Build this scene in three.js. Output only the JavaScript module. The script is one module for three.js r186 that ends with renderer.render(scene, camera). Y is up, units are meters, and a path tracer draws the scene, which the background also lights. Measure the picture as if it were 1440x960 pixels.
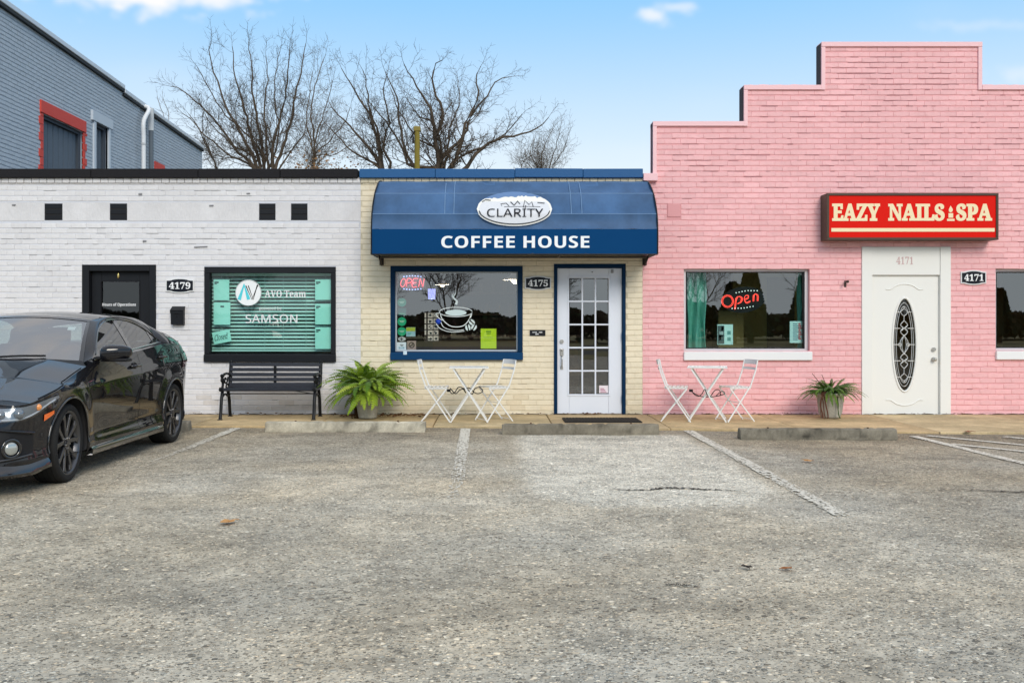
import * as THREE from 'three';
import { mergeGeometries, mergeVertices, toCreasedNormals } from 'three/addons/utils/BufferGeometryUtils.js';
import { RoundedBoxGeometry } from 'three/addons/geometries/RoundedBoxGeometry.js';
import { TextGeometry } from 'three/addons/geometries/TextGeometry.js';
import { FontLoader } from 'three/addons/loaders/FontLoader.js';
import { createNoise3D } from 'simplex-noise';

// ---------------------------------------------------------------- camera
const scene = new THREE.Scene();
const F = 1390, D = 13.9, H = 1.32;              // lens in picture pixels, metres to the shop fronts, eye height
const camera = new THREE.PerspectiveCamera(2 * Math.atan(480 / F) * 180 / Math.PI, 1.5, 0.1, 900);
camera.position.set(0, H, D);
camera.setViewOffset(1440, 960, 30, 27, 1440, 960);   // shift lens: verticals stay vertical
camera.updateProjectionMatrix();

// ---------------------------------------------------------------- random and noise
function rng(seed) { let a = seed >>> 0; return () => { a = a + 0x6D2B79F5 | 0; let t = Math.imul(a ^ a >>> 15, 1 | a); t = t + Math.imul(t ^ t >>> 7, 61 | t) ^ t; return ((t ^ t >>> 14) >>> 0) / 4294967296; }; }
const noise3 = createNoise3D(rng(7));
function fbm(x, y, z, oct = 4) { let s = 0, a = .5, n = 0; for (let i = 0; i < oct; i++) { s += a * noise3(x, y, z); n += a; x *= 2.03; y *= 2.03; z *= 2.03; a *= .5; } return s / n; }
const clamp = (x, a = 0, b = 1) => Math.min(b, Math.max(a, x)), mix = (a, b, t) => a + (b - a) * t, smooth = (a, b, x) => { const t = clamp((x - a) / (b - a)); return t * t * (3 - 2 * t); };

// ---------------------------------------------------------------- sky, sun, exposure
{
  const w = 2048, h = 1024, data = new Float32Array(w * h * 4);
  const puffs = [[-.335, .332, .115, .020, 1], [-.40, .335, .05, .012, .7], [.165, .309, .018, .009, .75], [.19, .318, .022, .006, .5], [.49, .30, .05, .006, .22], [-.05, .20, .06, .012, .25], [.56, .25, .05, .01, .3]];
  for (let j = 0; j < h; j++) for (let i = 0; i < w; i++) {
    const el = ((j + .5) / h - .5) * Math.PI, az = ((i + .5) / w - .5) * 2 * Math.PI;
    const y = Math.sin(el), c = Math.cos(el), x = c * Math.cos(az), z = c * Math.sin(az), e = el * 180 / Math.PI;
    const t = smooth(5, 21, e), u = smooth(18, 80, e);
    let r = mix(mix(.64, .20, t), .26, u), g = mix(mix(.72, .46, t), .45, u), b = mix(mix(.77, .76, t), .70, u);
    let cl = 0;
    if (e > -2) {
      const k = 1 / (Math.max(y, 0) + .12), n = fbm(x * k * 1.1 + 3.1, y * .5, z * k * 1.1, 5);
      cl = (.60 + .35 * smooth(-.2, .5, n)) * smooth(22, 45, e) + .14 * smooth(-.2, .6, fbm(x * k * .6, 5 + y, z * k * .6, 4));
      if (z < 0) {
        const gx = x / -z, gy = y / -z;
        for (const [px, py, sx, sy, a] of puffs) {
          const q = Math.hypot((gx - px) / sx, (gy - py) / sy), wob = fbm(gx * 26, gy * 60, px * 9, 4);
          if (q < 2.2) cl = Math.max(cl, a * smooth(1.25, .15, q + wob * .85));
        }
      }
      cl = clamp(cl);
    }
    r = mix(r, .76, cl); g = mix(g, .755, cl); b = mix(b, .775, cl);
    const o = (j * w + i) * 4; data[o] = r * .95; data[o + 1] = g * .95; data[o + 2] = b * .95; data[o + 3] = 1;
  }
  const sky = new THREE.DataTexture(data, w, h, THREE.RGBAFormat, THREE.FloatType);
  sky.mapping = THREE.EquirectangularReflectionMapping; sky.magFilter = THREE.LinearFilter; sky.minFilter = THREE.LinearFilter; sky.needsUpdate = true;
  scene.background = sky; scene.environment = sky;
}
const sun = new THREE.DirectionalLight(new THREE.Color().setRGB(1, .92, .80), 1.5);
sun.name = 'sun'; sun.position.set(7, 16, 26); sun.target.position.set(0, 0, 0); sun.castShadow = true; sun.shadow.radius = 45;
Object.assign(sun.shadow.camera, { left: -30, right: 30, top: 25, bottom: -25, near: 1, far: 120 }); sun.shadow.mapSize.set(2048, 2048);
scene.add(sun, sun.target);
const renderer = new THREE.WebGLRenderer({ antialias: true });
renderer.setSize(1024, 682); renderer.toneMapping = THREE.LinearToneMapping; renderer.toneMappingExposure = 1.40;
renderer.shadowMap.enabled = true;

// ---------------------------------------------------------------- helpers
const serif = await new FontLoader().loadAsync('fonts/droid/droid_serif_bold.typeface.json');
const serifR = await new FontLoader().loadAsync('fonts/droid/droid_serif_regular.typeface.json');
const sans = await new FontLoader().loadAsync('fonts/droid/droid_sans_bold.typeface.json');
const sansR = await new FontLoader().loadAsync('fonts/droid/droid_sans_regular.typeface.json');
const V = (x, y, z) => new THREE.Vector3(x, y, z), rad = d => d * Math.PI / 180;
const X = (px, z = 0) => (px - 690) / F * (D - z), Y = (py, z = 0) => H + (453 - py) / F * (D - z);   // a picture position carried to the plane at depth z
const used = {};
function numbered(n) { const k = used[n] = (used[n] ?? -1) + 1; return k ? `${n}_${String(k).padStart(3, '0')}` : n; }
function shade(o) { o.castShadow = o.receiveShadow = true; return o; }
function thing(name, label, category, at = [0, 0, 0], turn = 0, group) {
  const o = new THREE.Group(); o.name = numbered(name); o.position.set(...at); o.rotation.y = turn; scene.add(o);
  o.userData = { label, category }; if (group) o.userData.group = group; return o;
}
function groupPart(name, parent, at = [0, 0, 0]) { const o = new THREE.Group(); o.name = name; o.position.set(...at); parent.add(o); return o; }
function mesh(name, g, m, parent = scene) { const o = shade(new THREE.Mesh(g, m)); o.name = parent === scene ? numbered(name) : name; parent.add(o); return o; }
function tag(o, label, category, group) { o.userData = { label, category }; if (group) o.userData.group = group; return o; }
function struct(o) { o.userData.kind = 'structure'; return o; }
function copy(o, at, turn, label) { const c = o.clone(); c.name = numbered(o.name.replace(/_\d+$/, '')); c.position.set(...at); c.rotation.y = turn; c.userData = { ...o.userData, label }; scene.add(c); return c; }

// uv in metres by the side that a face is turned to
function metric(g, off = [0, 0]) {
  const p = g.attributes.position, n = g.attributes.normal, uv = new Float32Array(p.count * 2);
  for (let i = 0; i < p.count; i++) {
    const ax = Math.abs(n.getX(i)), ay = Math.abs(n.getY(i)), az = Math.abs(n.getZ(i));
    const u = ax > ay && ax > az ? p.getZ(i) : p.getX(i), v = ay > ax && ay >= az ? p.getZ(i) : p.getY(i);
    uv[2 * i] = u + off[0]; uv[2 * i + 1] = v + off[1];
  }
  g.setAttribute('uv', new THREE.BufferAttribute(uv, 2)); return g;
}
function plain(g) {
  let r = g.index ? g.toNonIndexed() : g;
  for (const k of Object.keys(r.attributes)) if (!['position', 'normal', 'uv'].includes(k)) r.deleteAttribute(k);
  if (!r.attributes.normal) r.computeVertexNormals();
  if (!r.attributes.uv) metric(r);
  r.morphAttributes = {}; r.clearGroups(); return r;
}
class MB {
  constructor() { this.l = []; }
  add(g, x = 0, y = 0, z = 0, rx = 0, ry = 0, rz = 0) {
    g = plain(g.clone ? g.clone() : g); g.applyMatrix4(new THREE.Matrix4().makeRotationFromEuler(new THREE.Euler(rx, ry, rz)).setPosition(x, y, z)); this.l.push(g); return this;
  }
  box(w, h, d, x, y, z, r = .004, rx = 0, ry = 0, rz = 0) { return this.add(r ? new RoundedBoxGeometry(w, h, d, 1, Math.min(r, w / 2.01, h / 2.01, d / 2.01)) : new THREE.BoxGeometry(w, h, d), x, y, z, rx, ry, rz); }
  // box between corners
  bb(x0, y0, z0, x1, y1, z1, r = .004) { return this.box(Math.abs(x1 - x0), Math.abs(y1 - y0), Math.abs(z1 - z0), (x0 + x1) / 2, (y0 + y1) / 2, (z0 + z1) / 2, r); }
  bar(a, b, r, seg = 8, r2 = r) {
    const d = b.clone().sub(a), g = plain(new THREE.CylinderGeometry(r2, r, d.length(), seg, 1));
    g.applyMatrix4(new THREE.Matrix4().compose(a.clone().add(b).multiplyScalar(.5), new THREE.Quaternion().setFromUnitVectors(V(0, 1, 0), d.normalize()), V(1, 1, 1))); this.l.push(g); return this;
  }
  flat(a, b, w, t, up = V(0, 0, 1)) {   // flat bar from a to b: w across, t thick along up
    const d = b.clone().sub(a), y = d.clone().normalize(), x = y.clone().cross(up).normalize(), z = x.clone().cross(y);
    const g = plain(new RoundedBoxGeometry(w, d.length(), t, 1, Math.min(w, t) * .2));
    g.applyMatrix4(new THREE.Matrix4().makeBasis(x, y, z).setPosition(a.clone().add(b).multiplyScalar(.5))); this.l.push(g); return this;
  }
  tube(pts, r, seg = 24, rs = 6, closed = false) { return this.add(new THREE.TubeGeometry(new THREE.CatmullRomCurve3(pts, closed, 'centripetal'), seg, r, rs, closed)); }
  get g() { return this.l.length === 1 ? this.l[0] : mergeGeometries(this.l); }
  build(name, m, parent = scene, met = true) { const g = this.g; if (met) metric(g); return mesh(name, g, m, parent); }
}
const mb = () => new MB();
function shapeOf(pts) { const s = new THREE.Shape(); pts.forEach(([x, y], i) => i ? s.lineTo(x, y) : s.moveTo(x, y)); s.closePath(); return s; }
function rectPath(x0, y0, x1, y1) { const p = new THREE.Path(); p.moveTo(x0, y0); p.lineTo(x0, y1); p.lineTo(x1, y1); p.lineTo(x1, y0); p.closePath(); return p; }
function extrude(shape, depth, z = 0, bevel = 0, curveSegments = 12) {
  const g = new THREE.ExtrudeGeometry(shape, { depth: depth - 2 * bevel, bevelEnabled: bevel > 0, bevelSize: bevel, bevelThickness: bevel, bevelOffset: -bevel, bevelSegments: 1, curveSegments });
  g.translate(0, 0, z + bevel); return g;
}
// lettering of a given width and height, its lower left corner at 0,0
function text(s, font, w, h, depth = .003, fat = 0) {
  const g = new TextGeometry(s, { font, size: 1, depth: .1, curveSegments: 5, bevelEnabled: fat > 0, bevelSize: fat, bevelThickness: .001, bevelSegments: 1 });
  g.computeBoundingBox(); const b = g.boundingBox; g.translate(-b.min.x, -b.min.y, -b.min.z);
  g.scale(w / (b.max.x - b.min.x), h / (b.max.y - b.min.y), depth / (b.max.z - b.min.z)); g.computeVertexNormals(); return g;
}
// ribbon of width w along 2D points, in the plane at z
function ribbon(pts, w, z = 0, closed = false, smoothIt = true, seg = 40) {
  const c = smoothIt ? new THREE.CatmullRomCurve3(pts.map(p => V(p[0], p[1], 0)), closed, 'centripetal').getPoints(seg) : pts.map(p => V(p[0], p[1], 0));
  const P = [], I = [], n = c.length;
  for (let i = 0; i < n; i++) {
    const a = c[Math.max(i - 1, 0)], b = c[Math.min(i + 1, n - 1)]; let dx = b.x - a.x, dy = b.y - a.y; const l = Math.hypot(dx, dy) || 1; dx /= l; dy /= l;
    const ww = (Array.isArray(w) ? mix(w[0], w[1], i / (n - 1)) : w) / 2;
    P.push(c[i].x - dy * ww, c[i].y + dx * ww, z, c[i].x + dy * ww, c[i].y - dx * ww, z);
    if (i) { const k = i * 2; I.push(k - 2, k - 1, k, k - 1, k + 1, k); }
  }
  const g = new THREE.BufferGeometry(); g.setAttribute('position', new THREE.Float32BufferAttribute(P, 3)); g.setIndex(I); g.computeVertexNormals(); return g;
}
const ell = (cx, cy, rx, ry, n = 32, a0 = 0, a1 = Math.PI * 2) => Array.from({ length: n + 1 }, (_, i) => { const a = mix(a0, a1, i / n); return [cx + rx * Math.cos(a), cy + ry * Math.sin(a)]; });
// grid surface from f(i, j) -> Vector3
function grid(n, m, f, flip = false) {
  const P = [], I = [], U = [];
  for (let i = 0; i <= n; i++) for (let j = 0; j <= m; j++) { const p = f(i / n, j / m, i, j); P.push(p.x, p.y, p.z); U.push(i / n, j / m); }
  for (let i = 0; i < n; i++) for (let j = 0; j < m; j++) { const a = i * (m + 1) + j, b = a + 1, c = a + m + 1, d = c + 1; flip ? I.push(a, b, c, b, d, c) : I.push(a, c, b, b, c, d); }
  const g = new THREE.BufferGeometry(); g.setAttribute('position', new THREE.Float32BufferAttribute(P, 3)); g.setAttribute('uv', new THREE.Float32BufferAttribute(U, 2)); g.setIndex(I); g.computeVertexNormals(); return g;
}

// ---------------------------------------------------------------- textures
function tex(w, h, f, srgb = false, rep = 1) {   // f(x, y) -> [r, g, b] in 0..1
  const d = new Uint8Array(w * h * 4);
  for (let y = 0; y < h; y++) for (let x = 0; x < w; x++) { const c = f(x, y), o = (y * w + x) * 4; d[o] = clamp(c[0]) * 255; d[o + 1] = clamp(c[1]) * 255; d[o + 2] = clamp(c[2]) * 255; d[o + 3] = 255; }
  return dataTex(d, w, h, srgb, rep);
}
function dataTex(d, w, h, srgb, rep = 1) {
  const t = new THREE.DataTexture(d, w, h); t.wrapS = t.wrapT = THREE.RepeatWrapping; t.magFilter = THREE.LinearFilter; t.minFilter = THREE.LinearMipmapLinearFilter; t.generateMipmaps = true;
  if (srgb) t.colorSpace = THREE.SRGBColorSpace; t.repeat.set(rep, rep); t.needsUpdate = true; return t;
}
function tileNoise(size, cells, seed) {   // tileable value noise
  const r = rng(seed), g = Float32Array.from({ length: cells * cells }, () => r()), out = new Float32Array(size * size);
  for (let y = 0; y < size; y++) for (let x = 0; x < size; x++) {
    const fx = x / size * cells, fy = y / size * cells, x0 = Math.floor(fx), y0 = Math.floor(fy), tx = fx - x0, ty = fy - y0, sx = tx * tx * (3 - 2 * tx), sy = ty * ty * (3 - 2 * ty), x1 = (x0 + 1) % cells, y1 = (y0 + 1) % cells;
    out[y * size + x] = mix(mix(g[y0 * cells + x0], g[y0 * cells + x1], sx), mix(g[y1 * cells + x0], g[y1 * cells + x1], sx), sy);
  }
  return out;
}
function octaves(size, list, seed) { const o = new Float32Array(size * size); let s = 0; list.forEach(([c, a], k) => { const n = tileNoise(size, c, seed + k * 17); s += a; for (let i = 0; i < o.length; i++) o[i] += n[i] * a; }); for (let i = 0; i < o.length; i++) o[i] /= s; return o; }
const roughN = octaves(512, [[24, 1], [60, 1], [150, .8], [256, .5]], 31);
const roughTex = tex(512, 512, (x, y) => { const v = roughN[y * 512 + x]; return [v, v, v]; }, false, 1.6);
const blotN = octaves(512, [[5, 1], [11, .8], [40, .5], [130, .4]], 77);
const blotTex = tex(512, 512, (x, y) => { const v = .95 + .12 * (blotN[y * 512 + x] - .35); return [v, v, v]; }, true, .55);
const fadeN = octaves(512, [[3, 1.2], [7, 1], [18, .7], [70, .35]], 123);
const fadeTex = tex(512, 512, (x, y) => { const v = .84 + .42 * (fadeN[y * 512 + x] - .5); return [v * 1.02, v, v * .99]; }, true, .45);
const concN = octaves(1024, [[4, 1.2], [9, 1], [30, .6], [120, .5], [400, .6]], 5);
const concTex = tex(1024, 1024, (x, y) => { const v = .72 + .5 * (concN[y * 1024 + x] - .4); return [v, v * .985, v * .95]; }, true, .5);
const concBump = tex(1024, 1024, (x, y) => { const v = concN[(y * 1024 + x * 3) % (1024 * 1024)]; return [v, v, v]; }, false, .8);

// ---------------------------------------------------------------- materials
const rgb = (r, g, b) => new THREE.Color().setRGB(r, g, b);
function M(c, o = {}) { return new THREE.MeshPhysicalMaterial({ color: rgb(...c), roughness: .7, specularIntensity: .45, ...o }); }   // sheen of old paint: weak
function MP(c, o = {}) { return new THREE.MeshPhysicalMaterial({ color: rgb(...c), roughness: .4, ...o }); }
const paintO = { roughness: .62, bumpMap: roughTex, bumpScale: .004, map: blotTex, vertexColors: true };
const brickWhite = M([.79, .77, .775], paintO), brickCream = M([.88, .775, .585], paintO), brickPink = M([.93, .52, .53], paintO), brickGrey = M([.47, .535, .60], paintO);
const flatO = { roughness: .65, bumpMap: roughTex, bumpScale: .003 };
const wallWhite = M([.62, .63, .68], flatO), wallCream = M([.60, .53, .39], flatO), wallPink = M([.72, .34, .35], flatO), wallGrey = M([.33, .38, .44], flatO);
const smoothWhite = M([.77, .75, .755], { roughness: .65, map: blotTex, bumpMap: concBump, bumpScale: .014 }), black = M([.009, .010, .013], { roughness: .5, bumpMap: roughTex, bumpScale: .001 }), gloss = M([.012, .012, .014], { roughness: .25 }), tar = M([.014, .013, .015], { roughness: .8, bumpMap: roughTex, bumpScale: .006 });
const navy = M([.0015, .024, .068], { roughness: .5, specularIntensity: .2, bumpMap: roughTex, bumpScale: .001 }), navySill = M([.003, .045, .13], { roughness: .5, specularIntensity: .25 }), navyTrim = M([.02, .10, .25], { roughness: .5, bumpMap: roughTex, bumpScale: .002 });
const white = M([.80, .80, .80], { roughness: .45 }), doorWhite = M([.74, .77, .84], { roughness: .4, bumpMap: roughTex, bumpScale: .0006 }), ivory = M([.80, .79, .75], { roughness: .45, bumpMap: roughTex, bumpScale: .0006 });
const metal = M([.55, .53, .5], { roughness: .3, metalness: 1 }), grey = M([.3, .3, .31]), pinkTrim = M([.88, .56, .58], flatO), redTrim = M([.62, .07, .05], { roughness: .6, bumpMap: roughTex, bumpScale: .004 });
const glassClear = MP([1, 1, 1], { transmission: 1, thickness: 0, roughness: 0, ior: 2.6 }), glassTeal = MP([.66, .90, .85], { transmission: 1, thickness: 0, roughness: 0, ior: 1.6 });
const dark = M([.03, .028, .026], { roughness: .9 });
function glow(c, k) { return new THREE.MeshStandardMaterial({ color: rgb(...c.map(v => v * .5)), emissive: rgb(...c), emissiveIntensity: k, roughness: .4 }); }

// ---------------------------------------------------------------- the setting: ground, parking lot, pavement
struct(mesh('ground', metric(new THREE.PlaneGeometry(900, 900, 30, 30).rotateX(-Math.PI / 2).translate(0, -.06, 0)), M([.12, .105, .055], { map: blotTex, roughness: 1 })));

// aggregate of the worn asphalt: stones scattered on a 3.2 m tile
const AS = 2048;
const [asphTex, asphBump] = (() => {
  const n = AS * AS, hgt = new Float32Array(n), col = new Uint8Array(n * 4), r = rng(91), soft = octaves(1024, [[16, 1], [50, 1], [140, 1.1], [330, .7]], 3);
  const base = new Float32Array(n);
  for (let y = 0; y < AS; y++) for (let x = 0; x < AS; x++) { base[y * AS + x] = .30 + .42 * (soft[(y >> 1) * 1024 + (x >> 1)] - .5); hgt[y * AS + x] = .15; }
  const tint = new Float32Array(n * 2);
  for (let k = 0; k < 105000; k++) {
    const big = r(), R = big > .975 ? 4.5 + r() * 3.5 : big > .70 ? 2.6 + r() * 2 : 1.2 + r() * 1.3, cx = r() * AS, cy = r() * AS, el = .6 + r() * .5, an = r() * 6.28, ca = Math.cos(an), sa = Math.sin(an);
    const tone = r() < .26 ? .10 + r() * .12 : .30 + r() * r() * .50, warm = (r() - .4) * .14, top = .4 + r() * .6, R2 = Math.ceil(R * 1.5);
    for (let dy = -R2; dy <= R2; dy++) for (let dx = -R2; dx <= R2; dx++) {
      const u = (dx * ca + dy * sa) / R, v = (-dx * sa + dy * ca) / (R * el), q = Math.abs(u) ** 2.6 + Math.abs(v) ** 2.6;
      if (q > 1) continue;
      const o = ((Math.floor(cy + dy) + AS) % AS) * AS + (Math.floor(cx + dx) + AS) % AS, hh = top * (1 - q * .5);
      if (hh < hgt[o]) continue;
      hgt[o] = hh; base[o] = tone * (1 - .25 * q); tint[2 * o] = warm; 
    }
  }
  const hb = new Uint8Array(n * 4);
  for (let o = 0; o < n; o++) {
    const v = base[o] * 1.65, w = tint[2 * o];
    col[4 * o] = clamp(v * (1 + w)) * 255; col[4 * o + 1] = clamp(v) * 255; col[4 * o + 2] = clamp(v * (.97 - w)) * 255; col[4 * o + 3] = 255;
    hb[4 * o] = hb[4 * o + 1] = hb[4 * o + 2] = clamp(hgt[o]) * 255; hb[4 * o + 3] = 255;
  }
  return [dataTex(col, AS, AS, false, 1 / 4.6), dataTex(hb, AS, AS, false, 1 / 4.6)];
})();
const edgeZ = x => x < 0 ? 1.56 : mix(1.56, 2.25, clamp(x / 5.4));          // where the pavement ends
// the tone of the surface itself: worn, bleached and stained patches
function asphTone(x, z) {
  let v = 1.0 + .16 * fbm(x * .35, 0, z * .5, 3) + .12 * fbm(x * 1.1 + 9, 2, z * 1.6, 3) + .11 * fbm(x * 4, 7, z * 5.5, 3) + .14 * fbm(x * 13, 4, z * 16, 2);
  let w = .035 + .05 * fbm(x * .5 + 4, 3, z * .5, 2);
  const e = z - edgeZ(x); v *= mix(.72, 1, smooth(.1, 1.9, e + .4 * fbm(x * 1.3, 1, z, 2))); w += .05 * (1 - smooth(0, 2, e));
  const stall = smooth(2.7, 3.4, x) * smooth(7.5, 5.5, z) ; v *= 1 - .17 * stall; w += .03 * stall;
  v *= 1 - .1 * smooth(-2.7, -1.5, x) * smooth(-.4, -1.2, x) * smooth(5.5, 3.5, z); 
  v *= 1 + .10 * Math.exp(-(((z - 6.2) / 1.7) ** 2)) * smooth(2.2, 1.0, x); const wheel = Math.exp(-(((x + 2.2 + .15 * Math.sin(z)) / .35) ** 2)) + Math.exp(-(((x - 3.2) / .4) ** 2)); v *= 1 - .07 * wheel;
  // bleached bay before the coffee shop door, rounded at its near end
  const hx = 1.0 - .28 * smooth(5.6, 7.0, z) ** 2 * 1.2, far = Math.abs(x - 1.27) - hx - .05 * fbm(x * 2, 0, z * 2, 3), nz = z - 6.85 + .22 * ((x - 1.27) / 1.0) ** 2 - .12 * fbm(x * 1.6, 3, 1, 2);
  const p = smooth(.10, -.14, far) * smooth(.18, -.16, nz) * smooth(2.1, 2.5, z);
  v = mix(v, 1.53 + .13 * fbm(x * 3, 1, z * 3, 3) - .22 * smooth(3.0, 2.3, z) * (fbm(x * 5, 2, z * 9, 2) + .5), p); w = mix(w, -.012, p);
  v *= 1 - .35 * smooth(.1, .5, fbm(x * 1.2 + 20, 8, z * 2.2, 4)) * smooth(9, 3, z) * .5;           // oil
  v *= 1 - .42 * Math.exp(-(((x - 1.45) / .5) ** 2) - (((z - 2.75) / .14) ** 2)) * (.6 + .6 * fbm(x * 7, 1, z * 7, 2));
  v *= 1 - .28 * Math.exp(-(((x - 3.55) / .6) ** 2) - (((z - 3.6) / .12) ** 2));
  for (const [cx, cz, rx, rz, a] of [[.9, 9.35, 1.5, .14, .17], [2.6, 10.05, .8, .2, .2], [2.3, 9.7, .4, .12, .14], [-1.2, 9.0, 1.2, .25, .1], [-.5, 7.3, 1, .5, -.1], [-1.8, 6.4, 1.3, .5, -.13], [1.6, 9.0, .5, .3, -.16], [-2.5, 10.4, 1.2, .2, -.1], [-.3, 10.9, .8, .25, -.12]]) v *= 1 - a * Math.exp(-(((x - cx) / rx) ** 2) - (((z - cz + .12 * fbm(x * 2, cz, 0, 2)) / rz) ** 2));
  return [v * (1 + w), v, v * (1 - w * 1.4)];
}
function asphaltSheet(xs, zs, y) {
  const n = xs.length, m = zs.length, P = new Float32Array(n * m * 3), C = new Float32Array(n * m * 3), U = new Float32Array(n * m * 2), N = new Float32Array(n * m * 3), I = [];
  for (let j = 0; j < m; j++) for (let i = 0; i < n; i++) {
    const k = j * n + i, x = xs[i], z = zs[j], c = asphTone(x, z), k2 = 3.6;
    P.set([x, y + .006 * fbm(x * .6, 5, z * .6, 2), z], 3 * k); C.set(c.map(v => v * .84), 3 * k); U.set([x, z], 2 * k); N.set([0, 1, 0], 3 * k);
    if (i && j) I.push(k - n - 1, k - 1, k - n, k - n, k - 1, k);
  }
  const g = new THREE.BufferGeometry(); g.setAttribute('position', new THREE.BufferAttribute(P, 3)); g.setAttribute('color', new THREE.BufferAttribute(C, 3)); g.setAttribute('uv', new THREE.BufferAttribute(U, 2)); g.setAttribute('normal', new THREE.BufferAttribute(N, 3)); g.setIndex(I); return g;
}
const steps = (a, b, s) => Array.from({ length: Math.round((b - a) / s) + 1 }, (_, i) => mix(a, b, i / Math.round((b - a) / s)));
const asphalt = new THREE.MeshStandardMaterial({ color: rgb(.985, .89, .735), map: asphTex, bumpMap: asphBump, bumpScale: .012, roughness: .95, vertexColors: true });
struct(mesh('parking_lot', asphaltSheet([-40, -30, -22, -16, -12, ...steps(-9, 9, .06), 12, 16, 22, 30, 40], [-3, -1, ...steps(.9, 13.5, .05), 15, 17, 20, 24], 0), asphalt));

// worn painted lines: small flakes of paint left on the stones
const linePaint = M([.68, .63, .53], { roughness: .85, bumpMap: asphBump, bumpScale: .004 });
function parkingLine(x0, z0, x1, z1, w, keep) {
  const L = Math.hypot(x1 - x0, z1 - z0), ux = (x1 - x0) / L, uz = (z1 - z0) / L, n = Math.round(L / .014), m = Math.round(w / .011), P = [], I = [];
  for (let i = 0; i < n; i++) for (let j = 0; j < m; j++) {
    const s = (i + .5) / n, e = Math.abs((j + .5) / m - .5) * 2, X0 = x0 + ux * L * s, Z0 = z0 + uz * L * s, q = (j / m - .5) * w;
    const v = .5 + .55 * fbm((X0 - uz * q) * 22, 1, (Z0 + ux * q) * 22, 3) + .30 * fbm(X0 * 2 + j, 5, Z0 * 2, 2);
    if (v > keep(s) - .06 * (1 - e) + .12 * smooth(.8, 1, e)) {
      const k = P.length / 3;
      for (const [a, b] of [[i, j], [i + 1, j], [i + 1, j + 1], [i, j + 1]]) { const t = a / n * L, qq = (b / m - .5) * w; P.push(x0 + ux * t - uz * qq, .0085, z0 + uz * t + ux * qq); }
      I.push(k, k + 3, k + 1, k + 1, k + 3, k + 2);
    }
  }
  const g = new THREE.BufferGeometry(); g.setAttribute('position', new THREE.Float32BufferAttribute(P, 3)); g.setIndex(I); g.computeVertexNormals();
  const o = struct(mesh('parking_line', metric(g), linePaint)); 
}
parkingLine(-3.16, 1.62, -3.16, 5.6, .12, s => .40 + .5 * s * s);
parkingLine(-.31, 1.68, -.27, 6.6, .12, s => .24 + .46 * s );
parkingLine(2.40, 1.9, 2.40, 7.2, .125, s => .36 + .14 * s);
parkingLine(4.88, 2.5, 5.03, 6.0, .11, s => .25 + .2 * s);
parkingLine(5.06, 2.45, 7.2, 5.3, .10, s => .3);
parkingLine(4.98, 3.22, 6.6, 5.5, .10, s => .32);
parkingLine(5.9, 2.55, 7.6, 4.9, .10, s => .3);

// cracks: thin dark furrows filled with soil
function crack(pts, w, seed) {
  const r = rng(seed), P = [], I = []; let prev = null; const c = new THREE.CatmullRomCurve3(pts.map(p => V(p[0], .009, p[1]))).getPoints(70);
  c.forEach((p, i) => { const ww = w * (.25 + r()) * Math.sin(Math.PI * (i + .6) / 71.2) ** .6, dz = (r() - .5) * .03; P.push(p.x, p.y, p.z + dz - ww / 2, p.x, p.y, p.z + dz + ww / 2); if (i) { const k = 2 * i; I.push(k - 2, k - 1, k, k - 1, k + 1, k); } });
  const g = new THREE.BufferGeometry(); g.setAttribute('position', new THREE.Float32BufferAttribute(P, 3)); g.setIndex(I); g.computeVertexNormals();
  struct(mesh('ground_crack', metric(g), M([.035, .03, .022], { roughness: 1 })));
}
crack([[.93, 6.12], [1.2, 6.16], [1.42, 6.05], [1.7, 6.13], [1.98, 6.2]], .05, 4);
crack([[3.3, 6.2], [3.7, 6.15], [4.1, 6.25], [4.6, 6.15], [5.2, 6.2]], .03, 9);
crack([[.86, 8.95], [.95, 8.96], [1.03, 8.99]], .03, 12);

// concrete pavement of separate slabs
{
  const walk = new THREE.Group(); walk.name = 'pavement'; scene.add(struct(walk));
  const joints = [-9, -6.8, -5.3, -3.75, -2.2, -.72, .78, 2.2, 3.75, 5.3, 7, 9.5], r = rng(8);
  const tones = [[.98, .74, .44], [1.0, .80, .50], [.92, .71, .44], [1.0, .76, .45]].map(c => M(c, { map: concTex, bumpMap: concBump, bumpScale: .006, roughness: .9 }));
  for (let i = 0; i + 1 < joints.length; i++) {
    const a = joints[i] + .006, b = joints[i + 1] - .006, s = shapeOf([[a, -.05], [b, -.05], [b, -edgeZ(b) + .03 * (r() - .5)], [a, -edgeZ(a) + .03 * (r() - .5)]].map(([x, z]) => [x, z]));
    const g = extrude(s, .10, 0, .006); g.rotateX(-Math.PI / 2); g.translate(0, -.075 + r() * .004, 0);
    mesh('slab', metric(g, [r() * 3, r() * 3]), tones[i % 4], walk);
  }
}
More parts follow.
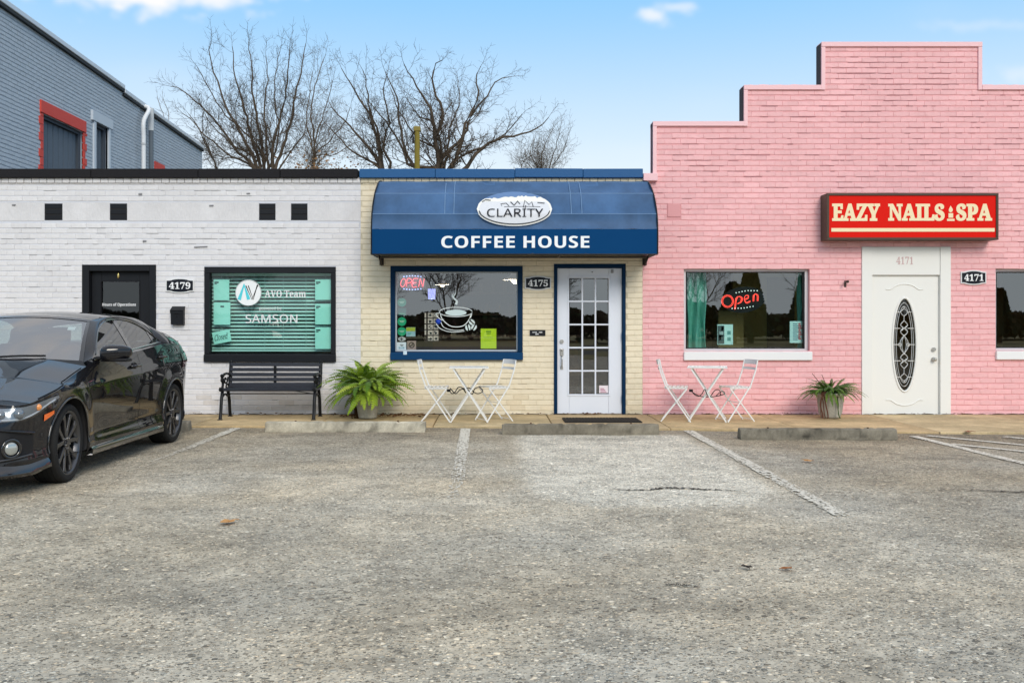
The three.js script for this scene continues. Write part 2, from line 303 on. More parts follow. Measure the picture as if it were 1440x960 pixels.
// concrete wheel stops
function wheelStop(px0, px1, z, turn, label, tone, seed) {
  const x0 = X(px0, z), x1 = X(px1, z), L = x1 - x0, r = rng(seed);
  const prof = shapeOf([[-.085, 0], [.085, 0], [.083, .04], [.06, .108], [.04, .122], [-.04, .122], [-.06, .108], [-.083, .04]]);
  const g0 = new THREE.ExtrudeGeometry(prof, { depth: L - .02, steps: 60, bevelEnabled: true, bevelSize: .01, bevelThickness: .01, bevelOffset: -.01, bevelSegments: 2 });
  const g = mergeVertices((() => { const q = g0.index ? g0.toNonIndexed() : g0; q.deleteAttribute('normal'); q.deleteAttribute('uv'); return q; })(), .001);
  g.rotateY(Math.PI / 2); g.translate(-L / 2, 0, 0);
  const p = g.attributes.position, C = [];
  for (let i = 0; i < p.count; i++) {
    const x = p.getX(i), y = p.getY(i), q = p.getZ(i), n = fbm(x * 3 + seed, y * 9, q * 9, 3), n2 = fbm(x * 14, y * 20 + seed, q * 20, 3), chip = smooth(.42, .62, n2) * smooth(.06, .12, y);
    p.setXYZ(i, x, y + (y > .02 ? .005 * n - .016 * chip : 0), q + .006 * n2);
    const s = .85 + .30 * n + .2 * n2 - .35 * smooth(.1, .5, fbm(x * 4, 8 + seed, y * 6, 3)); C.push(s, s * .99, s * .96);
  }
  g.setAttribute('color', new THREE.Float32BufferAttribute(C, 3)); g.computeVertexNormals();
  const creased = toCreasedNormals(g, .5); metric(creased, [seed, 0]);
  const o = thing('wheel_stop', label, 'wheel stop', [(x0 + x1) / 2, 0, z], turn, 'concrete wheel stops along the pavement edge');
  mesh('stop_block', creased, M(tone, { map: concTex, bumpMap: concBump, bumpScale: .012, roughness: .95, vertexColors: true }), o);
  for (const s of [-1, 1]) mb().add(new THREE.CylinderGeometry(.012, .012, .02, 10), s * L * .32, .124, 0).build('anchor_pin', M([.12, .07, .04]), o);
}
wheelStop(150, 268, 1.85, 0, 'grey concrete wheel stop mostly hidden behind the rear wheel of the black car', [.6, .56, .5], 2);
wheelStop(375, 600, 1.96, -.004, 'pale smooth concrete wheel stop in front of the bench and the big fern', [.95, .90, .78], 3);
wheelStop(707, 927, 2.24, -.006, 'dark stained concrete wheel stop in front of the coffee shop door', [.42, .385, .325], 5);
wheelStop(1041, 1260, 2.73, -.012, 'weathered concrete wheel stop in front of the pink shop planter and door', [.42, .39, .335], 7);

// ---------------------------------------------------------------- brick walls
// one brick: rounded front, uneven corners, its own tone in the vertex colours
function brickGeo(len, hgt, seed, tone, rough = 1) {
  const r = rng(seed), w = len / 2, h = hgt / 2, P = [], j = k => (r() - .5) * k * rough, b = .0045;
  const xs = [-1, -.45 + j(.2), .4 + j(.2), 1], back = [], mid = [], front = [];
  const ring = [...xs.map(x => [x * w, -h]), ...xs.map(x => [-x * w, h])];
  const skew = j(.002);
  for (const [x, y] of ring) { const end = Math.abs(x) > w * .99, dy = j(.0062) - (end && rough > .5 ? Math.sign(y) * r() * .004 * rough : 0), dx = end ? j(.003) : 0; back.push([x, y, -.03]); mid.push([x + dx, y + dy, -.0058]); front.push([x + dx - (end ? Math.sign(x) * b * .4 : 0), y + dy - Math.sign(y) * b * (.7 + .6 * r()), j(.0009) + skew * x / w]); }
  const n = ring.length, c = [j(.03), j(.01), j(.001)]; 
  for (let i = 0; i < n; i++) { const k = (i + 1) % n; P.push(...front[i], ...front[k], ...c, ...mid[i], ...mid[k], ...front[k], ...mid[i], ...front[k], ...front[i], ...back[i], ...back[k], ...mid[k], ...back[i], ...mid[k], ...mid[i]); }
  const g = new THREE.BufferGeometry(); g.setAttribute('position', new THREE.Float32BufferAttribute(P, 3)); g.computeVertexNormals(); metric(g, [r() * 7, r() * 7]);
  const C = []; for (let i = 0; i < P.length / 3; i++) C.push(...tone); g.setAttribute('color', new THREE.Float32BufferAttribute(C, 3)); return g;
}
// courses of bricks on a wall part. spans(y) -> [[x0, x1], ...]; holes [x0, y0, x1, y1]
function brickWork(wall, o) {
  const { mat, y0, y1, spans, holes = [], course = .0755, len = .213, bed = .009, head = .005, seed = 1, limit = 300, near = [0, 1.5], dirt = true, flush = () => 0, scatter = .0016, rough = 1, toneAmp = .7 } = o;
  const r = rng(seed), bh = course - bed, kinds = [], all = [];
  const tones = [[.935, .93, .925], [.955, .955, .95], [.972, .97, .968], [.985, .985, .985], [.995, .99, .988], [1.005, 1.005, 1.005], [1.015, 1.017, 1.017], [1.03, 1.035, 1.035]];
  for (let k = 0; k < 12; k++) { const t = k < 8 ? tones[k].map(v => 1 + (v - .99) * toneAmp) : [.94, .915, .88].map(v => v * (.94 + .02 * (k - 8))); kinds.push(brickGeo(len - head, bh, seed * 50 + k, t, rough)); }
  const rows = Math.round((y1 - y0) / course);
  for (let i = 0; i < rows; i++) {
    const yc = y0 + (i + .5) * course; let iv = spans(yc);
    for (const [a, b, c, d] of holes) if (yc > b && yc < d) iv = iv.flatMap(([s, e]) => c <= s || a >= e ? [[s, e]] : [[s, a], [c, e]].filter(([p, q]) => q - p > .02));
    const shift = (i % 2) * len / 2 + r() * .012 - (r() < .08 ? len / 4 : 0);
    for (const [s, e] of iv) {
      let x = Math.floor((s - shift) / len) * len + shift;
      for (; x < e; x += len) {
        const a = Math.max(x, s), b = Math.min(x + len, e); if (b - a < .03) continue;
        const L = b - a, cx = (a + b) / 2; let k = clamp(Math.floor(4 + 4.2 * fbm(cx * .55, yc * .9, seed, 3) + 2.2 * fbm(cx * 2.5, yc * .35, seed + 5, 2) + (r() - .5) * 3), 0, 7); const low = dirt && yc < .32 && r() < .55 * (1 - yc / .32); if (low) k = 8 + Math.floor(r() * 4);
        all.push({ k, x: cx, y: yc + (r() - .5) * scatter, z: (r() - .5) * .0022 - flush(cx, yc), sx: (L - head) / (len - head), rz: (r() - .5) * .007, full: L > len * .95 });
      }
    }
  }
  all.sort((p, q) => (q.full - p.full) || (Math.hypot(p.x - near[0], p.y - near[1]) - Math.hypot(q.x - near[0], q.y - near[1])));
  const parts = all.slice(0, limit), rest = all.slice(limit);
  for (const b of parts) { const m = mesh('brick', kinds[b.k], mat, wall); m.position.set(b.x, b.y, b.z); m.scale.x = b.sx; m.rotation.z = b.rz; }
  if (rest.length) {
    const gs = rest.map(b => { const g = kinds[b.k].clone(); g.applyMatrix4(new THREE.Matrix4().compose(V(b.x, b.y, b.z), new THREE.Quaternion().setFromEuler(new THREE.Euler(0, 0, b.rz)), V(b.sx, 1, 1))); return g; });
    mesh('brickwork', mergeGeometries(gs), mat, wall).userData.kind = 'stuff';
  }
}
// places where the joint between two courses has opened: short dark furrows
function openJoints(wall, m, n, seed, y0, course, rows, spans, holes, weight, w0 = .0052) {
  const r = rng(seed), b = mb(); let k = 0, guard = 0;
  while (k < n && guard++ < n * 40) { const i = Math.floor(r() * rows), y = y0 + i * course, iv = spans(y + course / 2), s = iv[Math.floor(r() * iv.length)]; if (!s) continue; const L = .05 + r() * r() * .45, x = mix(s[0] + .1, s[1] - .5, r()); if (r() > weight(x, y)) continue; if (holes.some(h => x + L > h[0] - .02 && x < h[2] + .02 && y > h[1] - .06 && y < h[3] + .06)) continue; b.box(L, w0 * (.6 + r() * .9), .004, x + L / 2, y + (r() - .5) * .003, -.0045 + r() * .003, .001, 0, 0, (r() - .5) * .006); k++; }
  b.build('open_joint', m, wall).userData.kind = 'stuff';
}
function wallWithHoles(outline, holes, z0, z1) { const s = shapeOf(outline); for (const h of holes) s.holes.push(rectPath(...h)); const g = new THREE.ExtrudeGeometry(s, { depth: z1 - z0, bevelEnabled: false }); g.translate(0, 0, z0); return metric(g); }
const R = (px0, py0, px1, py1, z = 0) => [X(px0, z), Y(py1, z), X(px1, z), Y(py0, z)];      // [left, bottom, right, top] in metres
// a room behind a shop front: floor, ceiling, side and back walls
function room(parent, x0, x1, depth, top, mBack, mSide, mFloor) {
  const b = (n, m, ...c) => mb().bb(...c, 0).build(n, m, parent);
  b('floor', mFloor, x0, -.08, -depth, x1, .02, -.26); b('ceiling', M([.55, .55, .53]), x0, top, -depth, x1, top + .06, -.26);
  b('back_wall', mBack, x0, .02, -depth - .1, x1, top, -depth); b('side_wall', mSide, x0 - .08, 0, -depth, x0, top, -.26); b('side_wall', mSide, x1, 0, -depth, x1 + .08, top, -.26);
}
const XL = -10, XA = X(507), XB = X(904), XR = 9.6, TOP = 3.36;

// window frame of four bars between outer and inner rectangles
function frameBars(o, i, z0, z1, m, parent, name = 'frame') {
  const b = mb(), g = .001; b.bb(o[0], i[3], z0, o[2], o[3], z1).bb(o[0], o[1], z0, o[2], i[1], z1).bb(o[0], i[1] + g, z0, i[0], i[3] - g, z1).bb(i[2], i[1] + g, z0, o[2], i[3] - g, z1); return b.build(name, m, parent);
}
function pane(r, z, m, parent, name = 'pane') { const g = new THREE.PlaneGeometry(r[2] - r[0], r[3] - r[1]); g.translate((r[0] + r[2]) / 2, (r[1] + r[3]) / 2, z); return mesh(name, g, m, parent); }

// ---------------------------------------------------------------- white shop
const whiteShop = thing('shop_building', 'white painted brick shop with black door, black framed window and black roof edge', 'shop building');
const wDoor = R(115, 372, 219, 590), wWin = R(287, 375, 472, 509), wGlass = R(296, 384, 466, 496, -.05);
{
  const holesW = [[wDoor[0], -.1, wDoor[2], wDoor[3]], [wWin[0] + .03, wWin[1] + .03, wWin[2] - .03, wWin[3] - .03]];
  const wall = mesh('wall', wallWithHoles([[XL, -.2], [XA, -.2], [XA, TOP], [XL, TOP]], holesW, -.26, -.0058), wallWhite, whiteShop);
  const band = [Y(311), Y(284)];
  const vents = [[62, 87], [154, 178], [364, 387], [409, 432]].map(([a, b]) => [X(a), Y(309.5), X(b), Y(286)]);
  brickWork(wall, { mat: brickWhite, y0: 0, y1: 3.32, spans: () => [[XL, XA]], holes: [[wDoor[0], -1, wDoor[2], wDoor[3]], wWin, [XL, band[0], XA, band[1]]], seed: 3, rough: .6, toneAmp: .3, head: .0012, bed: .0075, near: [-3.3, 1.3] });
  openJoints(wall, M([.36, .36, .37]), 90, 71, 0, .0755, 43, () => [[-7, XA]], [wDoor, wWin, [XL, band[0], XA, band[1]]], (x, y) => y > 2.2 ? .7 : .3, .0042);
  // smooth rendered band of an old sign with black vent bricks set in it
  let x = XL; const bandB = mb(), end = XA;
  for (const v of [...vents, [end, 0, end, 0]]) { bandB.bb(x, band[0] + .004, -.02, v[0] - .004, band[1] - .004, -.002, .003); x = v[2] + .004; }
  bandB.build('rendered_band', smoothWhite, whiteShop);
  for (const v of vents) { const g = groupPart('vent', whiteShop), hh = (v[3] - v[1]) / 3; for (let k = 0; k < 3; k++) mb().bb(v[0] + .004, v[1] + k * hh + .004, -.05, v[2] - .004, v[1] + (k + 1) * hh - .004, .006 - k * .003, .008).build('vent_brick', black, g); mb().bb(v[0], v[1], -.06, v[2], v[3], -.004, 0).build('vent_back', dark, g); }
  // header course under the roof edge
  const r = rng(5), hc = mb(); for (let xx = XL; xx < XA - .05; xx += .1075) hc.bb(xx + .002, 3.275, -.05, xx + .1045, 3.343 + r() * .003, .02 + r() * .006, .006);
  hc.build('header_course', smoothWhite, wall).userData.kind = 'stuff';
  { const q = rng(44), ends = [XL, -7.9, -5.6, -4.1, -2.95, X(503, .06)]; for (let i = 0; i < 5; i++) mb().box(ends[i + 1] - ends[i] - .004, Y(237, .07) - 3.343 + (q() - .5) * .006, .37 + q() * .008, (ends[i] + ends[i + 1]) / 2, (Y(237, .07) + 3.343) / 2, -.115, .01, (q() - .5) * .01, 0, (q() - .5) * .0035).build('roof_edge', tar, whiteShop); }
  mb().bb(XL, 3.2, -7, XA, 3.38, -.26, 0).build('roof', tar, whiteShop);
  mb().bb(XL, 0, -7, XA - .1, 3.3, -6.8, 0).build('rear_wall', wallWhite, whiteShop);
  room(whiteShop, -8, XA - .1, 5, 2.75, M([.3, .28, .25]), M([.32, .31, .29]), M([.12, .1, .08]));
  // small brackets and stains left on the wall
  const scarM = M([.25, .25, .26]); for (const [px, py, w, h] of [[197, 273, .05, .03], [203, 339, .05, .025], [282, 347, .19, .016], [349, 272, .05, .018], [297, 289, .06, .02], [19, 288, .05, .02]]) mb().box(w, h, .02, X(px), Y(py), .004, .005, 0, 0, .05).build('wall_scar', scarM, whiteShop);
  // door
  const d = groupPart('door', whiteShop), in0 = [X(125), 0, X(210), Y(381)];
  const fr = mb(); fr.bb(wDoor[0], .02, -.2, in0[0], wDoor[3], .012).bb(in0[2], .02, -.2, wDoor[2], wDoor[3], .012).bb(in0[0] + .001, in0[3], -.2, in0[2] - .001, wDoor[3], .011); fr.build('frame', black, d);
  const gl = [X(143, -.1), Y(545, -.1), X(196, -.1), Y(396, -.1)], st = mb();
  st.bb(in0[0] + .004, .03, -.13, gl[0], in0[3] - .004, -.08).bb(gl[2], .03, -.13, in0[2] - .004, in0[3] - .004, -.08).bb(gl[0] + .001, gl[3], -.13, gl[2] - .001, in0[3] - .004, -.081).bb(gl[0] + .001, .03, -.13, gl[2] - .001, gl[1], -.081); st.build('leaf', black, d);
  pane([gl[0], gl[1], gl[2], gl[3]], -.105, MP([.55, .6, .6], { transmission: 1, thickness: 0, roughness: 0, ior: 1.7 }), d);
  const fb = mb(), q = .012; fb.bb(gl[0] - q, gl[3], -.09, gl[2] + q, gl[3] + q, -.07, .003).bb(gl[0] - q, gl[1], -.09, gl[0], gl[3], -.07, .003).bb(gl[2], gl[1], -.09, gl[2] + q, gl[3], -.07, .003); fb.build('glazing_bead', gloss, d);
  const t = text('Hours of Operations', sans, .475, .058); t.translate(X(143.5, -.1), Y(431.5, -.1), -.1); mesh('lettering', t, white, d);
  mesh('knocker', new THREE.SphereGeometry(.022, 14, 10).scale(.75, 2, .5).translate(X(166, -.08), Y(387, -.08), -.075), M([.85, .65, .25], { metalness: 1, roughness: .25 }), d);
  mb().bar(V(X(204, -.06), 1.02, -.075), V(X(204, -.06), 1.02, -.03), .012).tube([V(X(204, -.06), 1.02, -.03), V(X(200, -.06), 1.02, -.026), V(X(196, -.06), 1.015, -.03)], .011, 8).build('handle', metal, d);
  // window
  const w = groupPart('window', whiteShop);
  frameBars([wWin[0], Y(498), wWin[2], wWin[3]], [wGlass[0], wGlass[1] - .01, wGlass[2], wGlass[3]], -.11, .012, black, w);
  mb().bb(wWin[0], wWin[1], -.15, wWin[2] + .005, Y(498) - .001, .045, .01).build('sill', black, w);
  pane(wGlass, -.06, glassTeal, w);
  const z = -.056, disc = new THREE.CylinderGeometry(.185, .185, .004, 40).rotateX(Math.PI / 2).translate(X(349, z), Y(411.5, z), z + .001); mesh('decal', metric(disc), M([.86, .88, .88]), w);
  const ring = new THREE.TorusGeometry(.180, .006, 5, 40).translate(X(349, z), Y(411.5, z), z + .002); mesh('decal', ring, M([.55, .6, .6]), w);
  const ax = X(349, z), ay = Y(411.5, z), zz = z + .005; const A = mb(), Vv = mb();
  A.add(ribbon([[ax - .13, ay - .10], [ax - .06, ay + .11], [ax + .005, ay - .095]], .05, zz, false, false)); A.build('decal', M([.10, .62, .70]), w);
  for (const o of [0, .034]) Vv.add(ribbon([[ax - .035 + o, ay + .10], [ax + .052 + o * .55, ay - .095], [ax + .135 - o * .25, ay + .11]], .014, zz + .001, false, false)); Vv.build('decal', black, w);
  const word = (s, f, px0, px1, py0, py1, m) => { const g = text(s, f, X(px1, z) - X(px0, z), Y(py0, z) - Y(py1, z)); g.translate(X(px0, z), Y(py1, z), z); mesh('lettering', g, m, w); };
  word('AVO Team', serif, 372, 430, 408, 418, white); word('powered by', serifR, 364, 396, 431, 437, white); word('SAMSON', sansR, 345, 418, 442, 454, white); word('PROPERTIES', sans, 357, 408, 455, 458, gloss);
}
// ---------------------------------------------------------------- coffee shop
const coffeeShop = thing('shop_building', 'cream painted brick coffee shop with white door, navy framed window and blue roof edge', 'shop building');
const cDoor = R(779, 371, 880, 590), cWin = R(549, 374, 735, 506), cGlass = R(556, 382, 728, 493, -.05);
{
  const wall = mesh('wall', wallWithHoles([[XA, -.2], [XB, -.2], [XB, TOP], [XA, TOP]], [[cDoor[0], -.1, cDoor[2], cDoor[3]], [cWin[0] + .03, cWin[1] + .03, cWin[2] - .03, cWin[3] - .03]], -.26, -.0058), wallCream, coffeeShop);
  brickWork(wall, { mat: brickCream, y0: 0, y1: 3.32, spans: () => [[XA, XB]], holes: [[cDoor[0], -1, cDoor[2], cDoor[3]], cWin], seed: 11, rough: .7, toneAmp: .45, head: .0012, bed: .0085, near: [.2, 1.0] });
  openJoints(wall, M([.33, .26, .16]), 60, 73, 0, .0755, 43, () => [[XA, XB]], [cDoor, cWin], () => .5, .004);
  const r = rng(6), hc = mb(); for (let xx = XA; xx < XB - .05; xx += .1075) hc.bb(xx + .002, 3.275, -.05, xx + .1045, 3.343 + r() * .003, .02 + r() * .006, .006);
  hc.build('header_course', wallCream, wall).userData.kind = 'stuff';
  for (const [a, b, t, f, rz] of [[505, 612, 0, .07, .002], [612, 724, -.002, .072, -.002], [724, 820, .004, .073, -.003], [820, 904.5, .001, .07, .002]]) mb().box(X(b, .06) - X(a, .06) - .003, Y(237, .07) - 3.343, .37, (X(a, .06) + X(b, .06)) / 2, (Y(237, .07) + 3.343) / 2 + t, f - .185, .009, 0, 0, rz).build('roof_edge', navyTrim, coffeeShop);
  mb().bb(XA, 3.2, -7, XB, 3.38, -.26, 0).build('roof', tar, coffeeShop); mb().bb(XA, 0, -7, XB, 3.3, -6.8, 0).build('rear_wall', wallCream, coffeeShop);
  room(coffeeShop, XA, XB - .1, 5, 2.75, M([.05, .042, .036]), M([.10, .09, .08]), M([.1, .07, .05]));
  // door
  const d = groupPart('door', coffeeShop), n0 = [X(784), 0, X(875), Y(377)];
  const fr = mb(); fr.bb(cDoor[0], .02, -.2, n0[0] - .003, cDoor[3], .014).bb(n0[2] + .003, .02, -.2, cDoor[2], cDoor[3], .014).bb(n0[0] - .002, n0[3] + .004, -.2, n0[2] + .002, cDoor[3], .013); fr.build('frame', navy, d);
  const z = -.03, gx0 = X(800.5, z), gx1 = X(856, z), gy0 = Y(554, z), gy1 = Y(391, z), st = mb();
  st.bb(n0[0], .035, z - .045, gx0, n0[3], z).bb(gx1, .035, z - .045, n0[2], n0[3], z).bb(gx0 + .001, gy1, z - .045, gx1 - .001, n0[3], z - .001).bb(gx0 + .001, .035, z - .045, gx1 - .001, gy0, z - .001); st.build('leaf', doorWhite, d);
  const bead = mb(), e = .028; bead.bb(gx0 - e, gy1, z - .01, gx1 + e, gy1 + e, z + .008, .005).bb(gx0 - e, gy0 - e, z - .01, gx1 + e, gy0, z + .008, .005).bb(gx0 - e, gy0 + .001, z - .01, gx0, gy1 - .001, z + .008, .005).bb(gx1, gy0 + .001, z - .01, gx1 + e, gy1 - .001, z + .008, .005); bead.build('glazing_bead', doorWhite, d);
  const cw = (gx1 - gx0) / 3, ch = (gy1 - gy0) / 5, mt = mb();
  for (let k = 1; k < 3; k++) mt.bb(gx0 + k * cw - .011, gy0, z - .03, gx0 + k * cw + .011, gy1, z + .002, .004); for (let k = 1; k < 5; k++) mt.bb(gx0, gy0 + k * ch - .011, z - .032, gx1, gy0 + k * ch + .011, z, .004); mt.build('muntin', doorWhite, d);
  const pg = new THREE.PlaneGeometry(cw - .02, ch - .02); for (let i = 0; i < 3; i++) for (let j = 0; j < 5; j++) { const p = mesh('pane', pg, glassClear, d); p.position.set(gx0 + (i + .5) * cw, gy0 + (j + .5) * ch, z - .018); p.rotation.set((((i * 7 + j * 3) % 5) - 2) * .0012, (((i * 5 + j * 2) % 7) - 3) * .0014, 0); }
  const hx = X(790, z); mb().add(new THREE.CylinderGeometry(.028, .03, .02, 16), hx, Y(480, z), z + .01, Math.PI / 2).add(new THREE.CylinderGeometry(.012, .012, .012, 12), hx, Y(480, z), z + .024, Math.PI / 2).build('deadbolt', metal, d);
  mb().box(.052, .10, .015, hx, Y(495, z), z + .008, .007).add(new THREE.SphereGeometry(.014, 10, 8), hx, Y(492, z), z + .03).tube([V(hx, Y(499, z), z + .012), V(hx, Y(502, z), z + .055), V(hx, Y(508, z), z + .06), V(hx, Y(514, z), z + .05), V(hx, Y(517, z), z + .012)], .009, 16).box(.036, .05, .012, hx, Y(517, z), z + .006, .005).build('handle', metal, d);
  const hg = mb(); for (const py of [396, 472, 560]) hg.add(new THREE.CylinderGeometry(.008, .008, .10, 8), n0[2] + .001, Y(py), .016); hg.build('hinge', navy, d);
  mb().bb(X(843, z), Y(552.5, z), z + .001 - .018, X(855.5, z), Y(542, z), z + .003 - .018, 0).build('sticker', M([.82, .74, .78]), d);
  const stx = mb(); for (let k = 0; k < 3; k++) stx.bb(X(844.5, z), Y(551.4 - k * 2.2, z), z - .0145, X(853 - k * 1.5, z), Y(550.3 - k * 2.2, z), z - .0135, 0); stx.build('sticker_print', M([.4, .12, .2]), d);
  mb().box(.03, .05, .03, X(861, z), Y(381.5, z), z + .012, .004).box(.02, .014, .02, X(833, z), Y(382.5, z), z + .008, .003).build('door_catch', grey, d);
  mb().bb(n0[0], .0, -.2, n0[2], .034, .03, .006).build('threshold', M([.25, .2, .15]), d);
  // window
  const w = groupPart('window', coffeeShop);
  frameBars([cWin[0], Y(495), cWin[2], cWin[3]], [cGlass[0], cGlass[1] - .01, cGlass[2], cGlass[3]], -.11, .012, navy, w);
  mb().bb(cWin[0], cWin[1], -.15, cWin[2] + .004, Y(495) - .001, .05, .01).build('sill', navySill, w);
  frameBars([cGlass[0] - .02, cGlass[1] - .02, cGlass[2] + .02, cGlass[3] + .02], [cGlass[0] + .018, cGlass[1] + .012, cGlass[2] - .018, cGlass[3] - .02], -.10, -.055, M([.45, .5, .55]), w, 'inner_frame');
  pane(cGlass, -.075, glassClear, w);
  // painted cup on the glass
  const zz = -.071, p = (px, py) => [X(px, zz), Y(py, zz)], L = (pts, ww, cl) => ribbon(pts.map(q => p(...q)), ww, zz, cl), cup = mb(), W = .0135;
  cup.add(L(ell(641, 438.5, 23, 6.6), W * .7)).add(L([[619, 440], [621, 447], [626, 453], [633, 458], [642, 459.5], [651, 458], [657, 453], [661, 446], [663, 440]], W * .8)).add(L([[618, 440], [613, 441], [616, 446], [622, 450], [624, 449]], W * .7));
  cup.add(L([[620, 453], [623, 459], [631, 463], [642, 464.5], [652, 463.5]], W * .6)).add(L([[613, 454.5], [618, 461], [628, 465.5], [640, 466.8], [653, 465.5]], W * .6)).add(L([[664, 437], [662.5, 445], [659, 449]], W * .5));
  cup.build('decal', M([.80, .86, .85]), w);
  const liq = new THREE.CircleGeometry(1, 32); liq.scale(X(656, zz) - X(641, zz), .043, 1).translate(...p(641, 439.6), zz + .001); mesh('decal', liq, M([.62, .74, .74]), w);
  const steam = mb(); steam.add(ribbon([[641, 428], [642.5, 424], [639.5, 420], [636, 416.5], [637.5, 412]].map(q => p(...q)), [.035, .008], zz)).add(ribbon([[640, 421], [637.5, 417.5], [640.5, 412.5], [641, 407.5]].map(q => p(...q)), [.028, .006], zz + .0006)); steam.build('decal', M([.72, .8, .8]), w);
  const bean = mb(); for (const [bx, by, a] of [[658, 460.5, .25], [666.5, 460, -.5], [663.5, 453, .8]]) { for (const s of [-1, 1]) { const q = new THREE.CircleGeometry(1, 20, s > 0 ? -1.42 : 1.72, 2.84); q.scale(.030, .044, 1).translate(s * .007, 0, 0).rotateZ(a); bean.add(q, ...p(bx, by), zz); } } bean.build('decal', M([.62, .72, .70]), w);
}
// ---------------------------------------------------------------- pink shop
const pinkShop = thing('shop_building', 'pink painted brick shop with stepped parapet and white door', 'shop building');
const pDoor = R(1212, 347, 1337, 590), pWin = R(962, 377, 1139, 494), pWin2 = R(1401, 377, 1580, 493);
{
  const PX = { a: X(918), b: X(1046), c: X(1155), d: X(1381) }, PY = { 0: Y(237), 1: Y(172), 2: Y(121), 3: Y(60.5) };
  const outline = [[XB, -.2], [XR, -.2], [XR, PY[2]], [PX.d, PY[2]], [PX.d, PY[3]], [PX.c, PY[3]], [PX.c, PY[2]], [PX.b, PY[2]], [PX.b, PY[1]], [PX.a, PY[1]], [PX.a, TOP], [XB, TOP]];
  const holes = [[pDoor[0] + .01, -.1, pDoor[2] - .01, pDoor[3] - .01], pWin, pWin2];
  const wall = mesh('wall', wallWithHoles(outline, holes, -.20, -.0058), wallPink, pinkShop);
  const spans = y => y > PY[2] ? [[PX.c + .055, PX.d - .055]] : y > PY[1] ? [[PX.b + .055, XR]] : y > TOP ? [[PX.a + .055, XR]] : [[XB, XR]];
  const patch = [X(938), Y(306), X(958), Y(285)];
  brickWork(wall, { mat: brickPink, y0: 0, y1: PY[3] - .05, spans, holes: [...holes.map(h => [h[0], h[1], h[2], h[3] + .02]), patch], course: .0765, len: .222, head: .0012, bed: .0100, seed: 21, near: [4.4, 4.0], dirt: false, scatter: .005 });
  openJoints(wall, M([.38, .145, .16]), 300, 77, 0, .0765, 67, spans, [...holes, patch], (x, y) => y > 3.2 ? .9 : y > 2.2 ? .28 : .12);
  mb().bb(patch[0] + .01, patch[1] + .01, -.03, patch[2] - .01, patch[3] - .01, .004, .005).build('wall_patch', wallPink, pinkShop);
  // trim along the stepped edge
  const t = mb(), tw = .055; t.bb(XB, TOP - .06, -.05, PX.a + .06, TOP + .045, .085, .006).bb(PX.a, TOP + .046, -.05, PX.a + tw, PY[1] - tw, .025).bb(PX.a, PY[1] - tw + .001, -.19, PX.b - .001, PY[1] + .012, .03).bb(PX.b, PY[1] - tw, -.05, PX.b + tw, PY[2] - tw, .025).bb(PX.b, PY[2] - tw + .001, -.19, PX.c - .001, PY[2] + .012, .03)
    .bb(PX.c, PY[2] - tw, -.05, PX.c + tw, PY[3] - tw, .025).bb(PX.c, PY[3] - tw + .001, -.19, PX.d, PY[3] + .012, .03).bb(PX.d - tw, PY[2] - tw, -.05, PX.d, PY[3] - tw, .025).bb(PX.d + .001, PY[2] - tw + .001, -.19, XR, PY[2] + .012, .03);
  t.build('parapet_trim', pinkTrim, pinkShop);
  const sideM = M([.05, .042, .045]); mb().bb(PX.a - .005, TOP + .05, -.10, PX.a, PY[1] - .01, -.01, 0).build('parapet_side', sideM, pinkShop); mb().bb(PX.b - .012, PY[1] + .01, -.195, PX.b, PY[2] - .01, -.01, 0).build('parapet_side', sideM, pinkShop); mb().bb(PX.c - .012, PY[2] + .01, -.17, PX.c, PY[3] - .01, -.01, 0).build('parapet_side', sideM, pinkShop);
  mb().bb(PX.a, 3.2, -7, XR, 3.38, -.21, 0).build('roof', tar, pinkShop); mb().bb(XB, 0, -7, XR, 3.3, -6.8, 0).build('rear_wall', wallPink, pinkShop);
  room(pinkShop, XB + .1, XR, 4.6, 2.75, M([.42, .29, .12]), M([.40, .28, .12]), M([.2, .15, .1]));
  mb().bb(5.6, 0, -4.58, 6.5, 2.1, -4.54, .01).build('inner_door', M([.10, .06, .035]), pinkShop); const ochre = M([.62, .44, .15]); mb().bb(3.95, .02, -2.3, 5.6, 2.72, -2.2, 0).build('partition', ochre, pinkShop); mb().bb(4.5, .02, -2.2, 4.95, 2.05, -2.17, .01).build('inner_door', M([.16, .09, .04]), pinkShop); mb().bb(3.55, .02, -1.9, 3.95, 1.5, -1.5, .01).build('cabinet', M([.35, .25, .1]), pinkShop);
  // windows
  for (const [o, s] of [[pWin, 0], [pWin2, 1]]) {
    const w = groupPart('window', pinkShop), i = [o[0] + .04, o[1] + .035, o[2] - .045, o[3] - .045];
    frameBars(o, i, -.16, -.07, M([.62, .60, .62]), w);
    frameBars([i[0] - .001, i[1] - .001, i[2] + .001, i[3] + .001], [i[0] + .02, i[1] + .015, i[2] - .02, i[3] - .015], -.15, -.085, gloss, w, 'gasket');
    mb().bb(o[0] - .005, o[1] - .125, -.12, o[2] + .03, o[1] - .004, .04, .01).build('sill', white, w); pane(i, -.11, s ? glassClear : MP([.82, .96, .92], { transmission: 1, thickness: 0, roughness: 0, ior: 2.5 }), w);
  }
  // door with an oval leaded light
  const d = groupPart('door', pinkShop), l0 = [X(1227), .03, X(1322), Y(387)], fr = mb();
  fr.bb(pDoor[0], .02, -.2, l0[0] - .003, pDoor[3], .02).bb(l0[2] + .003, .02, -.2, pDoor[2], pDoor[3], .02).bb(l0[0] - .002, l0[3] + .004, -.2, l0[2] + .002, pDoor[3], .008); fr.build('frame', ivory, d);
  const z = -.03, cx = X(1272.5, z), cy = Y(484.5, z), rx = .166, ry = .655, sh = shapeOf([[l0[0], l0[1]], [l0[2], l0[1]], [l0[2], l0[3]], [l0[0], l0[3]]]);
